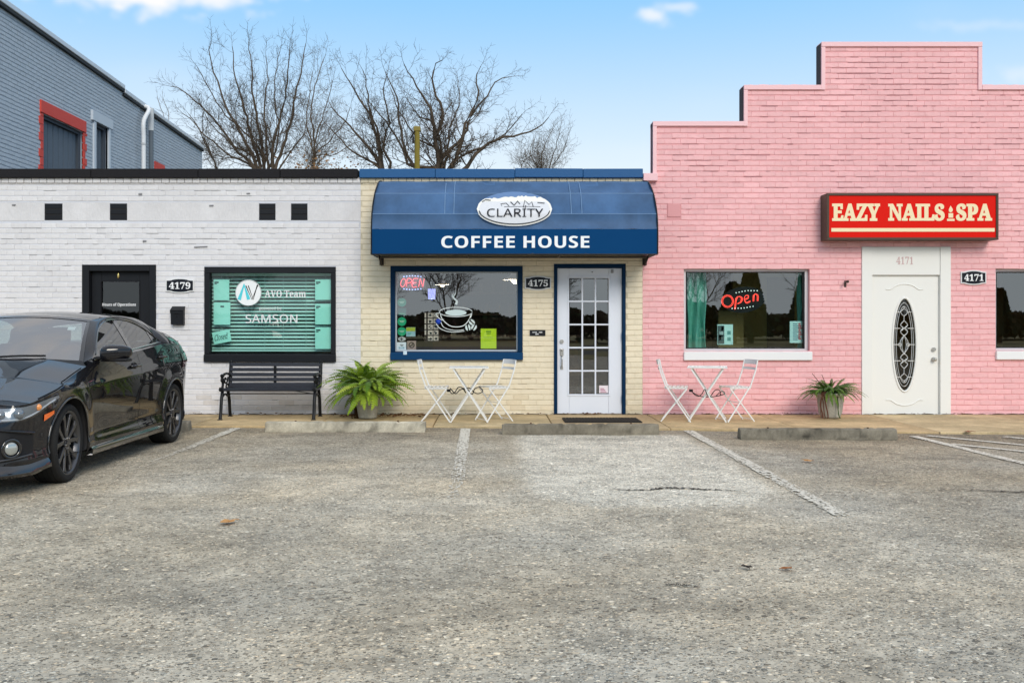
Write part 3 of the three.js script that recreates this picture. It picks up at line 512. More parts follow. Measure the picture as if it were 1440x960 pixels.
  const hole = new THREE.Path(); hole.absellipse(cx, cy, rx, ry, 0, Math.PI * 2, true); sh.holes.push(hole); mesh('leaf', metric(extrude(sh, .045, z - .045, 0, 48)), ivory, d);
  const trimRing = (k, rr, zz, m, n) => { const c = new THREE.CatmullRomCurve3(ell(cx, cy, rx * k + rr * 0, ry * (1 + (k - 1) * rx / ry), 64).slice(0, 64).map(q => V(q[0], q[1], zz)), true); mesh(n, new THREE.TubeGeometry(c, 96, rr, 6, true), m, d); };
  trimRing(1.03, .016, z, ivory, 'light_frame'); const lead = M([.62, .62, .6], { metalness: .6, roughness: .35 });
  const og = new THREE.CircleGeometry(1, 64); og.scale(rx, ry, 1).translate(cx, cy, z - .022); mesh('pane', og, MP([.75, .72, .62], { transmission: 1, thickness: 0, roughness: .02, ior: 1.6 }), d);
  const zl = z - .016, came = mb(), T = (pts, r = .006, cl = false) => came.tube(pts.map(q => V(cx + q[0] * rx, cy + q[1] * ry, zl)), r, Math.max(12, pts.length * 4), 5, cl);
  T(ell(0, 0, .80, .90, 40).slice(0, 40), .005, true); T(ell(0, 0, .66, .82, 40).slice(0, 40), .005, true);
  for (const y of [-.70, -.35, .0, .35, .70]) { const h = Math.sqrt(1 - y * y); T([[-h, y], [-.3, y]]); T([[.3, y], [h, y]]); }
  T([[0, .82], [0, .78]]); T([[0, .62], [0, .52]]); T([[0, -.82], [0, -.78]]); T([[0, -.62], [0, -.52]]);
  for (const y of [.70, -.70]) T([[0, y + .08], [.28, y], [0, y - .08], [-.28, y], [0, y + .08]], .006);
  for (const s of [1, -1]) { T([[0, s * .52], [.3, s * .42], [.12, s * .36], [.3, s * .28], [0, s * .20], [-.3, s * .28], [-.12, s * .36], [-.3, s * .42], [0, s * .52]], .007); T([[-.22, s * .40], [.22, s * .30]]); T([[.22, s * .40], [-.22, s * .30]]); }
  T([[0, .2], [.30, .08], [.34, 0], [.30, -.08], [0, -.2]], .007); T([[0, .2], [-.30, .08], [-.34, 0], [-.30, -.08], [0, -.2]], .007); T([[0, .2], [.16, .08], [.18, 0], [.16, -.08], [0, -.2]], .005); T([[0, .2], [-.16, .08], [-.18, 0], [-.16, -.08], [0, -.2]], .005);
  for (const s of [-1, 1]) T([[s * .34, .04], [s * .5, 0], [s * .34, -.04], [s * .22, 0], [s * .34, .04]], .005);
  came.build('leading', lead, d);
  // raised curved mouldings above and below the light
  const md = mb(), Wv = .26; for (const s of [1, -1]) md.tube([[-Wv, .80], [-.20, .80], [-.12, .85], [0, .875], [.12, .85], [.20, .80], [Wv, .80]].map(q => V(cx + q[0], cy + s * (q[1] - .02), z + .001)), .009, 40, 6); md.build('moulding', ivory, d);
  mb().add(new THREE.CylinderGeometry(.028, .03, .03, 18), X(1313, z), Y(491, z), z + .014, Math.PI / 2).build('deadbolt', metal, d);
  mb().add(new THREE.CylinderGeometry(.03, .032, .012, 18), X(1313, z), Y(505, z), z + .006, Math.PI / 2).add(new THREE.SphereGeometry(.03, 16, 12), X(1313, z), Y(505, z), z + .045).bar(V(X(1313, z), Y(505, z), z), V(X(1313, z), Y(505, z), z + .04), .012).build('handle', metal, d);
  const hx = mb(); for (const py of [400, 470, 575]) hx.add(new THREE.CylinderGeometry(.007, .007, .1, 8), l0[0] - .001, Y(py), -.02); hx.build('hinge', metal, d);
  const num = text('4171', serifR, .235, .105, .006); num.translate(X(1261, .008), Y(371.5, .008), .008); num.applyMatrix4(new THREE.Matrix4().makeShear(0, 0, 0, 0, 0, 0)); mesh('lettering', num, M([.62, .42, .42]), d);
  mb().bb(l0[0], 0, -.2, l0[2], .029, .02, .004).build('threshold', M([.45, .42, .38]), d);
}
// ---------------------------------------------------------------- grey building behind
{
  const o = thing('warehouse_building', 'tall grey painted brick building with red window surround behind the white shop', 'building');
  const xw = -8.5, zf = -2.6, zb = -15.2, zs = -8.9, hf = 6.85, hs = 6.68, hs2 = 6.6, hb = 6.40;      // front, back, step in the parapet
  const wins = [{ z0: zat(60), z1: zat(116), top: 5.28, red: true }, { z0: zat(133), z1: zat(151), top: 5.62, red: false }, { z0: zat(219), z1: zat(228), top: 5.15, red: true }];
  function zat(px) { return D - (-xw) * F / (690 - px); }
  const toSide = g => { g.rotateY(Math.PI / 2); return g; };                     // the shape's x becomes -z: draw with u = -z
  const sh = shapeOf([[-zf, 0], [-zb, 0], [-zb, hb], [-zs, hs2], [-zs, hs], [-zf, hf]]); for (const w of wins) sh.holes.push(rectPath(-w.z0, 3.0, -w.z1, w.top));
  const g = new THREE.ExtrudeGeometry(sh, { depth: .25, bevelEnabled: false }); toSide(g); g.translate(xw - .258, 0, 0); const wall = mesh('wall', metric(g), wallGrey, o);
  const body = mb(); body.bb(-17, 0, zf - .01, xw - .26, 6.4, zf - .26, 0).bb(-17, 0, zb + .26, xw - .26, 6.3, zb + .01, 0).bb(-17.2, 0, zb, -17, 6.4, zf, 0).bb(-17, 6.0, zb + .3, xw - .26, 6.2, zf - .3, 0); body.build('wall', wallGrey, o);
  const holder = groupPart('brick_face', o, [xw, 0, 0]); holder.rotation.y = Math.PI / 2;
  const top = u => u < -zs ? mix(hf, hs, (u + zf) / (-zs + zf)) : mix(hs2, hb, (u + zs) / (-zb + zs));
  brickWork(holder, { mat: brickGrey, y0: 3.3, y1: 6.8, spans: y => { let a = -zf, b = -zb; if (y > top(b)) { while (b > a && y > top(b) - .02) b -= .05; } return b - a > .1 ? [[a, b]] : []; }, holes: wins.map(w => [-w.z0, 3, -w.z1, w.top]), seed: 41, bed: .013, head: .009, limit: 300, near: [3.3, 5.5], dirt: false, scatter: .006 });
  // metal coping with its dark drip edge
  const cop = mb(), ed = mb(); for (const [a, b, ha, hb2] of [[zf, zs, hf, hs], [zs, zb, hs2, hb]]) { cop.flat(V(xw + .02 - .12, ha + .06, a), V(xw + .02 - .12, hb2 + .06, b), .34, .11, V(0, 1, 0)); ed.flat(V(xw + .03, ha - .03, a), V(xw + .03, hb2 - .03, b), .06, .06, V(0, 1, 0)); }
  cop.build('coping', M([.60, .63, .66], { roughness: .4, metalness: .3 }), o); ed.build('drip_edge', M([.03, .035, .04]), o);
  const plank = M([.11, .14, .175], { bumpMap: roughTex, bumpScale: .004 });
  wins.forEach((w, k) => {
    const win = groupPart('window', o), r = rng(60 + k), n = Math.max(2, Math.round((w.z0 - w.z1) / .24));
    for (let i = 0; i < n; i++) mb().bb(xw - .16, 3.05, w.z0 - (i + .04) * (w.z0 - w.z1) / n, xw - .12 + r() * .012, w.top - .06, w.z0 - (i + .96) * (w.z0 - w.z1) / n, .004).build('plank', plank, win);
    mb().bb(xw - .2, w.top - .07, w.z0, xw - .05, w.top, w.z1, .005).bb(xw - .2, 3, w.z1 + .10, xw - .05, w.top - .071, w.z1, .005).build('frame', M([.06, .075, .095]), win);
    if (w.red) {
      mb().bb(xw - .05, w.top + .001, w.z0 + .14, xw + .03, w.top + .24, w.z1 - .12, .01).build('lintel', redTrim, win);
      const q = mb(); for (let y = 3.2, i = 0; y < w.top - .02; y += .155, i++) { const e = (i % 2 ? .10 : .17) + r() * .03; q.bb(xw - .03, y + .003, w.z0 + e, xw + .012, Math.min(y + .152, w.top), w.z0, .006).bb(xw - .03, y + .003, w.z1, xw + .012, Math.min(y + .152, w.top), w.z1 - (i % 2 ? .17 : .08) - r() * .03, .006); } q.build('surround', redTrim, win);
    } else { const pale = M([.52, .58, .64]); mb().bb(xw - .05, w.top + .001, w.z0 + .22, xw + .05, w.top + .22, w.z1 - .2, .008).bb(xw - .05, 3, w.z0 + .12, xw + .035, w.top, w.z0, .005).bb(xw - .05, 3, w.z1, xw + .035, w.top, w.z1 - .1, .005).build('lintel', pale, win); }
  });
  const dp = (px, py, out = .1) => { const d = (-xw - out) * F / (690 - px); return V(xw + out, H + (453 - py) / F * d, D - d); };
  const p1 = thing('downpipe', 'white downpipe with an elbow on the grey brick building', 'downpipe');
  const a0 = dp(209, 152, .16), a1 = dp(201.5, 171, .16); mb().tube([a0.clone().add(V(-.1, .05, 0)), a0, a1, a1.clone().add(V(0, -.4, 0)), V(a1.x, 3.1, a1.z)], .052, 40, 10).build('pipe', M([.72, .74, .76], { roughness: .4 }), p1);
  const br = mb(); for (const y of [5.6, 4.6]) br.add(new THREE.CylinderGeometry(.062, .062, .05, 12), a1.x, y, a1.z); br.build('bracket', M([.5, .52, .54]), p1);
  const p2 = thing('downpipe', 'grey upright downpipe with pale top beside the white one', 'downpipe'), b0 = dp(212, 178, .12);
  mb().bar(V(b0.x, 3, b0.z), V(b0.x, b0.y - .1, b0.z), .058, 12).build('pipe', M([.12, .145, .17]), p2); mb().bar(V(b0.x, b0.y - .1, b0.z), V(b0.x, b0.y + .45, b0.z), .068, 12).build('pipe_head', M([.55, .58, .6]), p2);
}

// ---------------------------------------------------------------- awning over the coffee shop
{
  const z1 = .80, xl = X(522, z1), xr = X(925, z1), yb = Y(357.5, z1), yv = Y(322, z1), yt = 3.30, o = thing('shop_awning', 'blue fabric barrel awning reading COFFEE HOUSE above the coffee shop window and door', 'awning');
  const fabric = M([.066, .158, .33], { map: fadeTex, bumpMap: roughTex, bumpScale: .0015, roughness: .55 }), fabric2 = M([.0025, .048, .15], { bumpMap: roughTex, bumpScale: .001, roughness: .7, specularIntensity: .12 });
  // bows of the frame: the cloth hangs in flat panels between them
  const bows = [0, 16, 42, 68, 90].map(a => [z1 * Math.cos(rad(a)), yv + (yt - yv) * Math.sin(rad(a))]);
  bows[4][0] = .02;
  const inset = a => .0 + .05 * Math.sin(rad(a)) ** 2;
  const angles = [0, 16, 42, 68, 90];
  for (let k = 0; k < 4; k++) {
    const [za, ya] = bows[k], [zb, yb2] = bows[k + 1], ia = inset(angles[k]), ib = inset(angles[k + 1]);
    const g = grid(48, 4, (s, t) => { const sag = -.019 * Math.sin(Math.PI * t) * (1 + .3 * Math.sin(s * 19)), nz = (yb2 - ya), ny = -(zb - za), l = Math.hypot(nz, ny); return V(mix(mix(xl + ia, xl + ib, t), mix(xr - ia, xr - ib, t), s), mix(ya, yb2, t) + ny / l * sag + .008 * fbm(s * 11, t * 2, k, 3), mix(za, zb, t) + nz / l * sag); });
    mesh('cloth_panel', metric(g), fabric, o);
  }
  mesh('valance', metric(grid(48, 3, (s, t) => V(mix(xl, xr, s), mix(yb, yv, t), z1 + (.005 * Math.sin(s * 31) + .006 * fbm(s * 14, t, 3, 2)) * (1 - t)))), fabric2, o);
  // end cloths
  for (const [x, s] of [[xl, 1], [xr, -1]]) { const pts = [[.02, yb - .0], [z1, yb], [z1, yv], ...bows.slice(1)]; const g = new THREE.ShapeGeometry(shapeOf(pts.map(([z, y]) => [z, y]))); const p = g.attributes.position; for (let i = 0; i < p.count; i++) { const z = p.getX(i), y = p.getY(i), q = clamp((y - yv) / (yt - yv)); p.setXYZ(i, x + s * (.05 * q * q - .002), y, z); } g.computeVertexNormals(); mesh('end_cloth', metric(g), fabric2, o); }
  // dark welt along edges, and the pipe frame with its brackets
  const w = mb(); for (const [x, s] of [[xl, 1], [xr, -1]]) w.tube([[z1, yb], [z1, yv], ...bows.slice(1)].map(([z, y], i) => V(x + s * (i < 2 ? 0 : inset(angles[i - 1])), y, z)), .010, 40, 5); w.bar(V(xl, yb, z1), V(xr, yb, z1), .010, 6); w.build('welt', gloss, o);
  const fr = mb(), alu = M([.12, .11, .10], { roughness: .5 }); fr.bar(V(xl + .03, yb + .012, z1 - .02), V(xr - .03, yb + .012, z1 - .02), .014).bar(V(xl + .03, yb + .012, .03), V(xr - .03, yb + .012, .03), .014);
  for (const x of [xl + .03, xl + 1.27, xr - 1.27, xr - .03]) { fr.bar(V(x, yb + .012, .03), V(x, yb + .012, z1 - .02), .014); bows.slice(0, -1).forEach((b, i) => fr.bar(V(x, b[1] - .045, Math.max(b[0] - .045, .03)), V(x, bows[i + 1][1] - .045, Math.max(bows[i + 1][0] - .045, .03)), .010)); }
  for (const b of bows.slice(0, 4)) fr.bar(V(xl + .06, b[1] - .035, b[0] - .035), V(xr - .06, b[1] - .035, b[0] - .035), .010);
  fr.build('frame', alu, o);
  const bk = mb(); for (const [x, s] of [[xl + .05, 1], [xr - .05, -1]]) bk.flat(V(x, yb - .0, .30), V(x, yb - .085, .02), .05, .02, V(1, 0, 0)).box(.06, .10, .02, x, yb - .05, .012); bk.build('bracket', M([.05, .04, .035]), o);
  // seams sewn across and down the cloth
  { const sm = M([.17, .28, .45], { roughness: .6 }), b = mb(); for (const k of [1, 2, 3]) { const [z, y] = bows[k], i = inset(angles[k]); b.bar(V(xl + i + .01, y - .001, z - .001), V(xr - i - .01, y - .001, z - .001), .0045, 5); } for (const px of [625, 638, 722, 804, 819]) for (let k = px === 722 ? 3 : 1; k < 4; k++) b.bar(V(X(px, z1) , bows[k][1] - .002, bows[k][0] - .004), V(X(px, z1), bows[k + 1][1] - .002, bows[k + 1][0] - .004), .0055, 5); b.build('seam', sm, o); }
  // cream lettering on the valance
  const t = text('COFFEE HOUSE', sans, X(829, z1) - X(620.5, z1), Y(331.5, z1) - Y(348.5, z1), .003); t.translate(X(620.5, z1), Y(348.5, z1), z1 + .003); mesh('lettering', t, M([.84, .86, .88]), o);
  // peeling oval emblem laid over the cloth
  const onCloth = (px, py, lift) => {          // a point of the cloth seen at that place in the picture
    const q = (453 - py) / F; let a = 0, b = 1; const path = [[z1, yb], ...bows];
    for (let k = 0; k < path.length - 1; k++) { const f = t2 => { const z = mix(path[k][0], path[k + 1][0], t2), y = mix(path[k][1], path[k + 1][1], t2); return (y - H) / (D - z) - q; }; if (f(0) <= 0 && f(1) >= 0) { a = 0; b = 1; for (let i = 0; i < 30; i++) { const m = (a + b) / 2; f(m) > 0 ? b = m : a = m; } const dz = path[k + 1][1] - path[k][1], dy = -(path[k + 1][0] - path[k][0]), l = Math.hypot(dz, dy), z = mix(path[k][0], path[k + 1][0], a) + dz / l * lift, y = mix(path[k][1], path[k + 1][1], a) + dy / l * lift; return V(X(px, z), y, z); } }
    return V(X(px, z1), Y(py, z1), z1);
  };
  const drape = (g, lift) => { const p = g.attributes.position; for (let i = 0; i < p.count; i++) { const v = onCloth(p.getX(i), p.getY(i), lift + Math.max(0, p.getZ(i))); p.setXYZ(i, v.x, v.y, v.z); } g.computeVertexNormals(); return g; };
  const oval = (rx, ry, top, lift, m, name) => { const g = grid(40, 18, (s, t) => { const x = mix(-1, 1, s), h = Math.sqrt(Math.max(0, 1 - x * x)); const y0 = h * ry, yTop = Math.min(h * ry, top(x) ); return V(723.5 + x * rx, 294.5 + mix(y0, -yTop, t), 0); }); mesh(name, metric(drape(g, lift)), m, o); };
  const torn = x => 13.0 + 4 * Math.max(0, .9 - Math.abs(x - .2)) + 2.5 * fbm(x * 7, 3, 1, 3);
  oval(53.5, 24, () => 99, .010, M([.13, .22, .40]), 'emblem'); oval(53, 23.5, x => torn(x) + 1.5, .013, M([.80, .78, .72]), 'emblem'); oval(50, 20.5, () => 10.2, .016, M([.66, .67, .70]), 'emblem');
  const ring = ribbon(ell(723.5, 294.5, 50.5, 21, 40, .05 * Math.PI, .95 * Math.PI), 1.3, 0, false, true, 60); mesh('emblem', drape(ring, .026), M([.03, .03, .035]), o);
  const letters = new TextGeometry('CLARITY', { font: sansR, size: 1, depth: .001, curveSegments: 5 }); letters.computeBoundingBox(); { const b = letters.boundingBox, p = letters.attributes.position; for (let i = 0; i < p.count; i++) p.setXYZ(i, mix(685, 764, (p.getX(i) - b.min.x) / (b.max.x - b.min.x)), mix(305.5, 295, (p.getY(i) - b.min.y) / (b.max.y - b.min.y)), 0); }
  mesh('lettering', drape(letters, .030), M([.05, .05, .06]), o);
  const scraps = mb(), S = (pts, ww) => scraps.add(drape(ribbon(pts, ww, 0, false, false), .024)); S([[706, 291], [704, 288], [712, 287], [716, 291]], .8); S([[718, 285], [723, 290], [728, 284], [731, 288]], 1.4); S([[736, 293], [738, 283], [744, 289], [748, 285], [750, 292]], 1); S([[756, 286], [766, 287]], 1); S([[678, 285], [683, 282], [690, 283]], 1); S([[709, 292], [735, 291.5], [760, 292]], .5); S([[738, 296], [739.5, 290]], 1.2);
  scraps.build('emblem', M([.06, .06, .07]), o);
}
// ---------------------------------------------------------------- box sign of the pink shop
{
  const z = .27, x0 = X(1163.5, z), x1 = X(1405, z), y0 = Y(337, z), y1 = Y(271.5, z), o = thing('box_sign', 'red box sign reading EAZY NAILS SPA in cream letters above the pink shop door', 'sign');
  const brown = M([.075, .05, .035], { roughness: .45, bumpMap: roughTex, bumpScale: .001 }), e = .032;
  mb().bb(x0, y0, .0, x1, y1, z - .03, .004).build('case', brown, o);
  frameBars([x0 - .001, y0 - .001, x1 + .001, y1 + .001], [x0 + e, y0 + e, x1 - e, y1 - e], z - .06, z, brown, o);
  mb().bb(x0 + e - .004, y0 + e - .004, z - .03, x1 - e + .004, y1 - e + .004, z - .014, 0).build('face', M([.70, .014, .008], { roughness: .5, specularIntensity: .1 }), o);
  const cream = M([.86, .72, .46], { roughness: .4 });
  const put = (s, a, b, py0 = 286, py1 = 310.5) => { const g = text(s, serif, X(b, z) - X(a, z), Y(py0, z) - Y(py1, z), .004, .05); g.translate(X(a, z), Y(py1, z), z - .014); mesh('lettering', g, cream, o); };
  put('EAZY', 1171, 1238.5); put('NAILS', 1250, 1329.5); put('SPA', 1345.5, 1396.5);
  const q = (px, py) => [X(px, z), Y(py, z)], cd = mb(), fz = z - .012;
  const sh = new THREE.Shape(); [[1338, 289], [1341, 294], [1340.5, 297], [1338, 298.5], [1335.5, 297], [1335.5, 294]].forEach((p, i) => { const [a, b] = q(...p); i ? sh.lineTo(a, b) : sh.moveTo(a, b); });
  cd.add(extrude(sh, .004, z - .014)); cd.bb(...q(1335, 306), z - .014, ...q(1341.5, 299.5), z - .010, 0).bb(...q(1333, 310.5), z - .014, ...q(1343.5, 307.5), z - .010, 0); cd.build('lettering', cream, o);
  mb().bb(...q(1165 + 5, 325.5), z - .014, ...q(1400, 320.5), z - .010, 0).build('stripe', cream, o);
}
// ---------------------------------------------------------------- house number plaques
function plaque(num, px0, px1, py0, py1, label) {
  const o = thing('number_plaque', label, 'house number', [X((px0 + px1) / 2), Y((py0 + py1) / 2), 0]), w = (px1 - px0) / 200, h = (py1 - py0) / 200;
  const form = (k) => { const s = new THREE.Shape(), a = w - k, b = h * .80 - k, c = h - k; s.moveTo(-a, -b); s.quadraticCurveTo(-a * .62, -b, -a * .55, -b - (c - b) * .6); s.quadraticCurveTo(0, -c - (c - b) * .5, a * .55, -b - (c - b) * .6); s.quadraticCurveTo(a * .62, -b, a, -b); s.lineTo(a, b); s.quadraticCurveTo(a * .62, b, a * .55, b + (c - b) * .6); s.quadraticCurveTo(0, c + (c - b) * .5, -a * .55, b + (c - b) * .6); s.quadraticCurveTo(-a * .62, b, -a, b); return s; };
  mesh('border', extrude(form(0), .018, 0, .003), M([.72, .72, .72], { roughness: .35 }), o); mesh('panel', extrude(form(.016), .006, .016, .001), M([.008, .010, .016], { roughness: .35 }), o);
  const t = text(num, serif, w * 1.5, h * .92, .006, .012); t.translate(-w * .75, -h * .46, .021); mesh('number', t, M([.85, .85, .85]), o);
}
plaque('4179', 233, 273, 391, 412, 'black oval-topped number plaque reading 4179 between the black door and black window');
plaque('4175', 738, 775, 388, 408, 'black number plaque reading 4175 beside the blue framed glass door');
plaque('4171', 1351, 1387, 380, 400.5, 'black number plaque reading 4171 on the pink brick wall');
{
  const o = thing('wall_sign', 'small black sign with two lines of tiny white lettering on the cream wall', 'sign', [X(756), Y(468), .004]);
  mb().box(.22, .08, .008, 0, 0, .004, .002).build('panel', black, o);
  const r = rng(31), b = mb(); for (const [n, x, y] of [[5, -.066, .009], [4, .022, .009], [4, -.03, -.017]]) for (let k = 0; k < n; k++) b.box(.009, .010 + r() * .008, .002, x + k * .0125, y + (r() - .5) * .003, .009, .0005, 0, 0, (r() - .5) * .5); b.build('lettering', white, o);
}
// mailbox
{
  const o = thing('mailbox', 'small black wall mailbox below the 4179 number plaque', 'mailbox', [X(251), Y(457), 0]);
  const s = new THREE.Shape(); s.moveTo(0, 0); s.lineTo(.085, .01); s.lineTo(.095, .205); s.lineTo(0, .255); s.closePath();
  const g = extrude(s, .175, -.0875, .006); g.rotateY(-Math.PI / 2); mesh('box', metric(g), black, o);
  mb().box(.186, .012, .125, 0, .232, .053, .004, .47).box(.186, .05, .006, 0, .19, .098, .002).build('lid', black, o); mb().box(.05, .012, .012, 0, .165, .102, .003).add(new THREE.CylinderGeometry(.008, .008, .006, 10), 0, .12, .098, Math.PI / 2).build('latch', gloss, o);
}
{
  const o = thing('wall_hook', 'small dark iron hook on the pink wall between window and door', 'hook', [X(1189), Y(399), 0]);
  mb().box(.03, .09, .008, 0, 0, .006, .003).tube([V(0, .02, .01), V(-.01, .035, .06), V(-.035, .01, .085), V(-.03, -.025, .07)], .011, 14).add(new THREE.SphereGeometry(.02, 10, 8), .018, .03, .05).build('hook', M([.07, .045, .04]), o);
}
// door mat
{
  const o = thing('door_mat', 'dark rubber mat on the pavement in front of the coffee shop door', 'door mat', [X(845, .85), .025, .92]), r = rng(3);
  mb().box(1.0, .016, .55, 0, .008, 0, .007).build('backing', M([.02, .018, .016]), o); const b = mb(); for (let i = 0; i < 24; i++) b.box(.034, .008, .50, -.47 + i * .041, .018, 0, .003); b.build('tread', M([.035, .03, .025], { roughness: 1 }), o);
}
// ---------------------------------------------------------------- things behind the windows
// blind
{
  const z = -.20, x0 = X(297, z), x1 = X(467, z), yT = Y(383, z), yB = Y(494, z), o = thing('venetian_blind', 'wide white venetian blind half open behind the black framed window', 'blind');
  const slatM = M([.78, .84, .82], { roughness: .5 }), n = 21, g = plain(new RoundedBoxGeometry(x1 - x0, .0035, .050, 1, .001)), rr = rng(15);
  for (let i = 0; i < n; i++) { const s = mesh('slat', g, slatM, o); s.position.set((x0 + x1) / 2, yB + .05 + i * (yT - yB - .09) / (n - 1), z); s.rotation.x = rad(33 + rr() * 4); s.rotation.z = (rr() - .5) * .002; }
  mb().bb(x0, yT - .03, z - .03, x1, yT + .02, z + .03).build('head_rail', slatM, o); mb().bb(x0, yB - .0, z - .02, x1, yB + .022, z + .02).build('bottom_rail', slatM, o);
  const c = mb(); for (const px of [311, 372, 398, 430, 458]) c.bar(V(X(px, z + .03), yB, z + .024), V(X(px, z + .03), yT, z + .024), .0022, 5); c.build('cord', slatM, o);
}
// papers behind the window: thin sheets with print
function paper(name, label, cat, px0, px1, py0, py1, z, m, group, tilt = 0) {
  const w = (px1 - px0) / F * (D - z), h = (py1 - py0) / F * (D - z), o = thing(name, label, cat, [X((px0 + px1) / 2, z), Y((py0 + py1) / 2, z), z], 0, group); o.rotation.z = tilt;
  mesh('sheet', metric(grid(8, 8, (s, t) => V((s - .5) * w, (t - .5) * h, .003 * Math.sin(s * 3.1 + t)))), m, o); return [o, w, h];
}
const inkM = M([.04, .06, .07]), paperM = M([.80, .86, .84], { roughness: .8 }), mint = M([.62, .86, .80], { roughness: .8 });
function ink(o, parts, m = inkM, name = 'print') { const b = mb(); for (const [x, y, w, h] of parts) b.bb(x, y, .0035, x + w, y + h, .0045, 0); b.build(name, m, o); }
[[300, 322, 393, 422, 'upper of two mint sheets on the left side of the blinds, above the other sheet'], [300, 323.5, 425, 456.5, 'mint sheet just above the tilted Closed sign in the blinded window'], [443, 466, 393, 421.5, 'topmost of three mint sheets at the right edge of the blinded window'], [443, 466, 427, 456, 'middle one of three mint sheets at the right edge of the blinded window'], [443, 466, 460, 490.5, 'lowest of three mint sheets at the right edge of the blinded window']].forEach((p, i) => {
  const [o, w, h] = paper('paper_notice', p[4], 'notice', p[0], p[1], p[2], p[3], -.085, mint, 'mint sheets in the blinded window'); ink(o, i === 1 ? [[-.02, h * .28, .05, .022]] : [[-w * .44, h * .33, .06, .02], [-w * .44, h * .27, .035, .012]]);
});
{ const [o, w] = paper('closed_sign', 'tilted mint sign reading Closed in the lower left of the blinded window', 'sign', 299, 324, 465, 482, -.085, mint, undefined, .18); const t = text('Closed', serifR, .185, .085, .002); t.applyMatrix4(new THREE.Matrix4().set(1, .25, 0, 0, 0, 1, 0, 0, 0, 0, 1, 0, 0, 0, 0, 1)); t.translate(-.11, -.04, .004); mesh('lettering', t, inkM, o); mb().tube([V(-.02, .08, 0), V(.01, .13, 0), V(.06, .09, 0)], .003, 10, 4).build('string', M([.3, .25, .2]), o); }
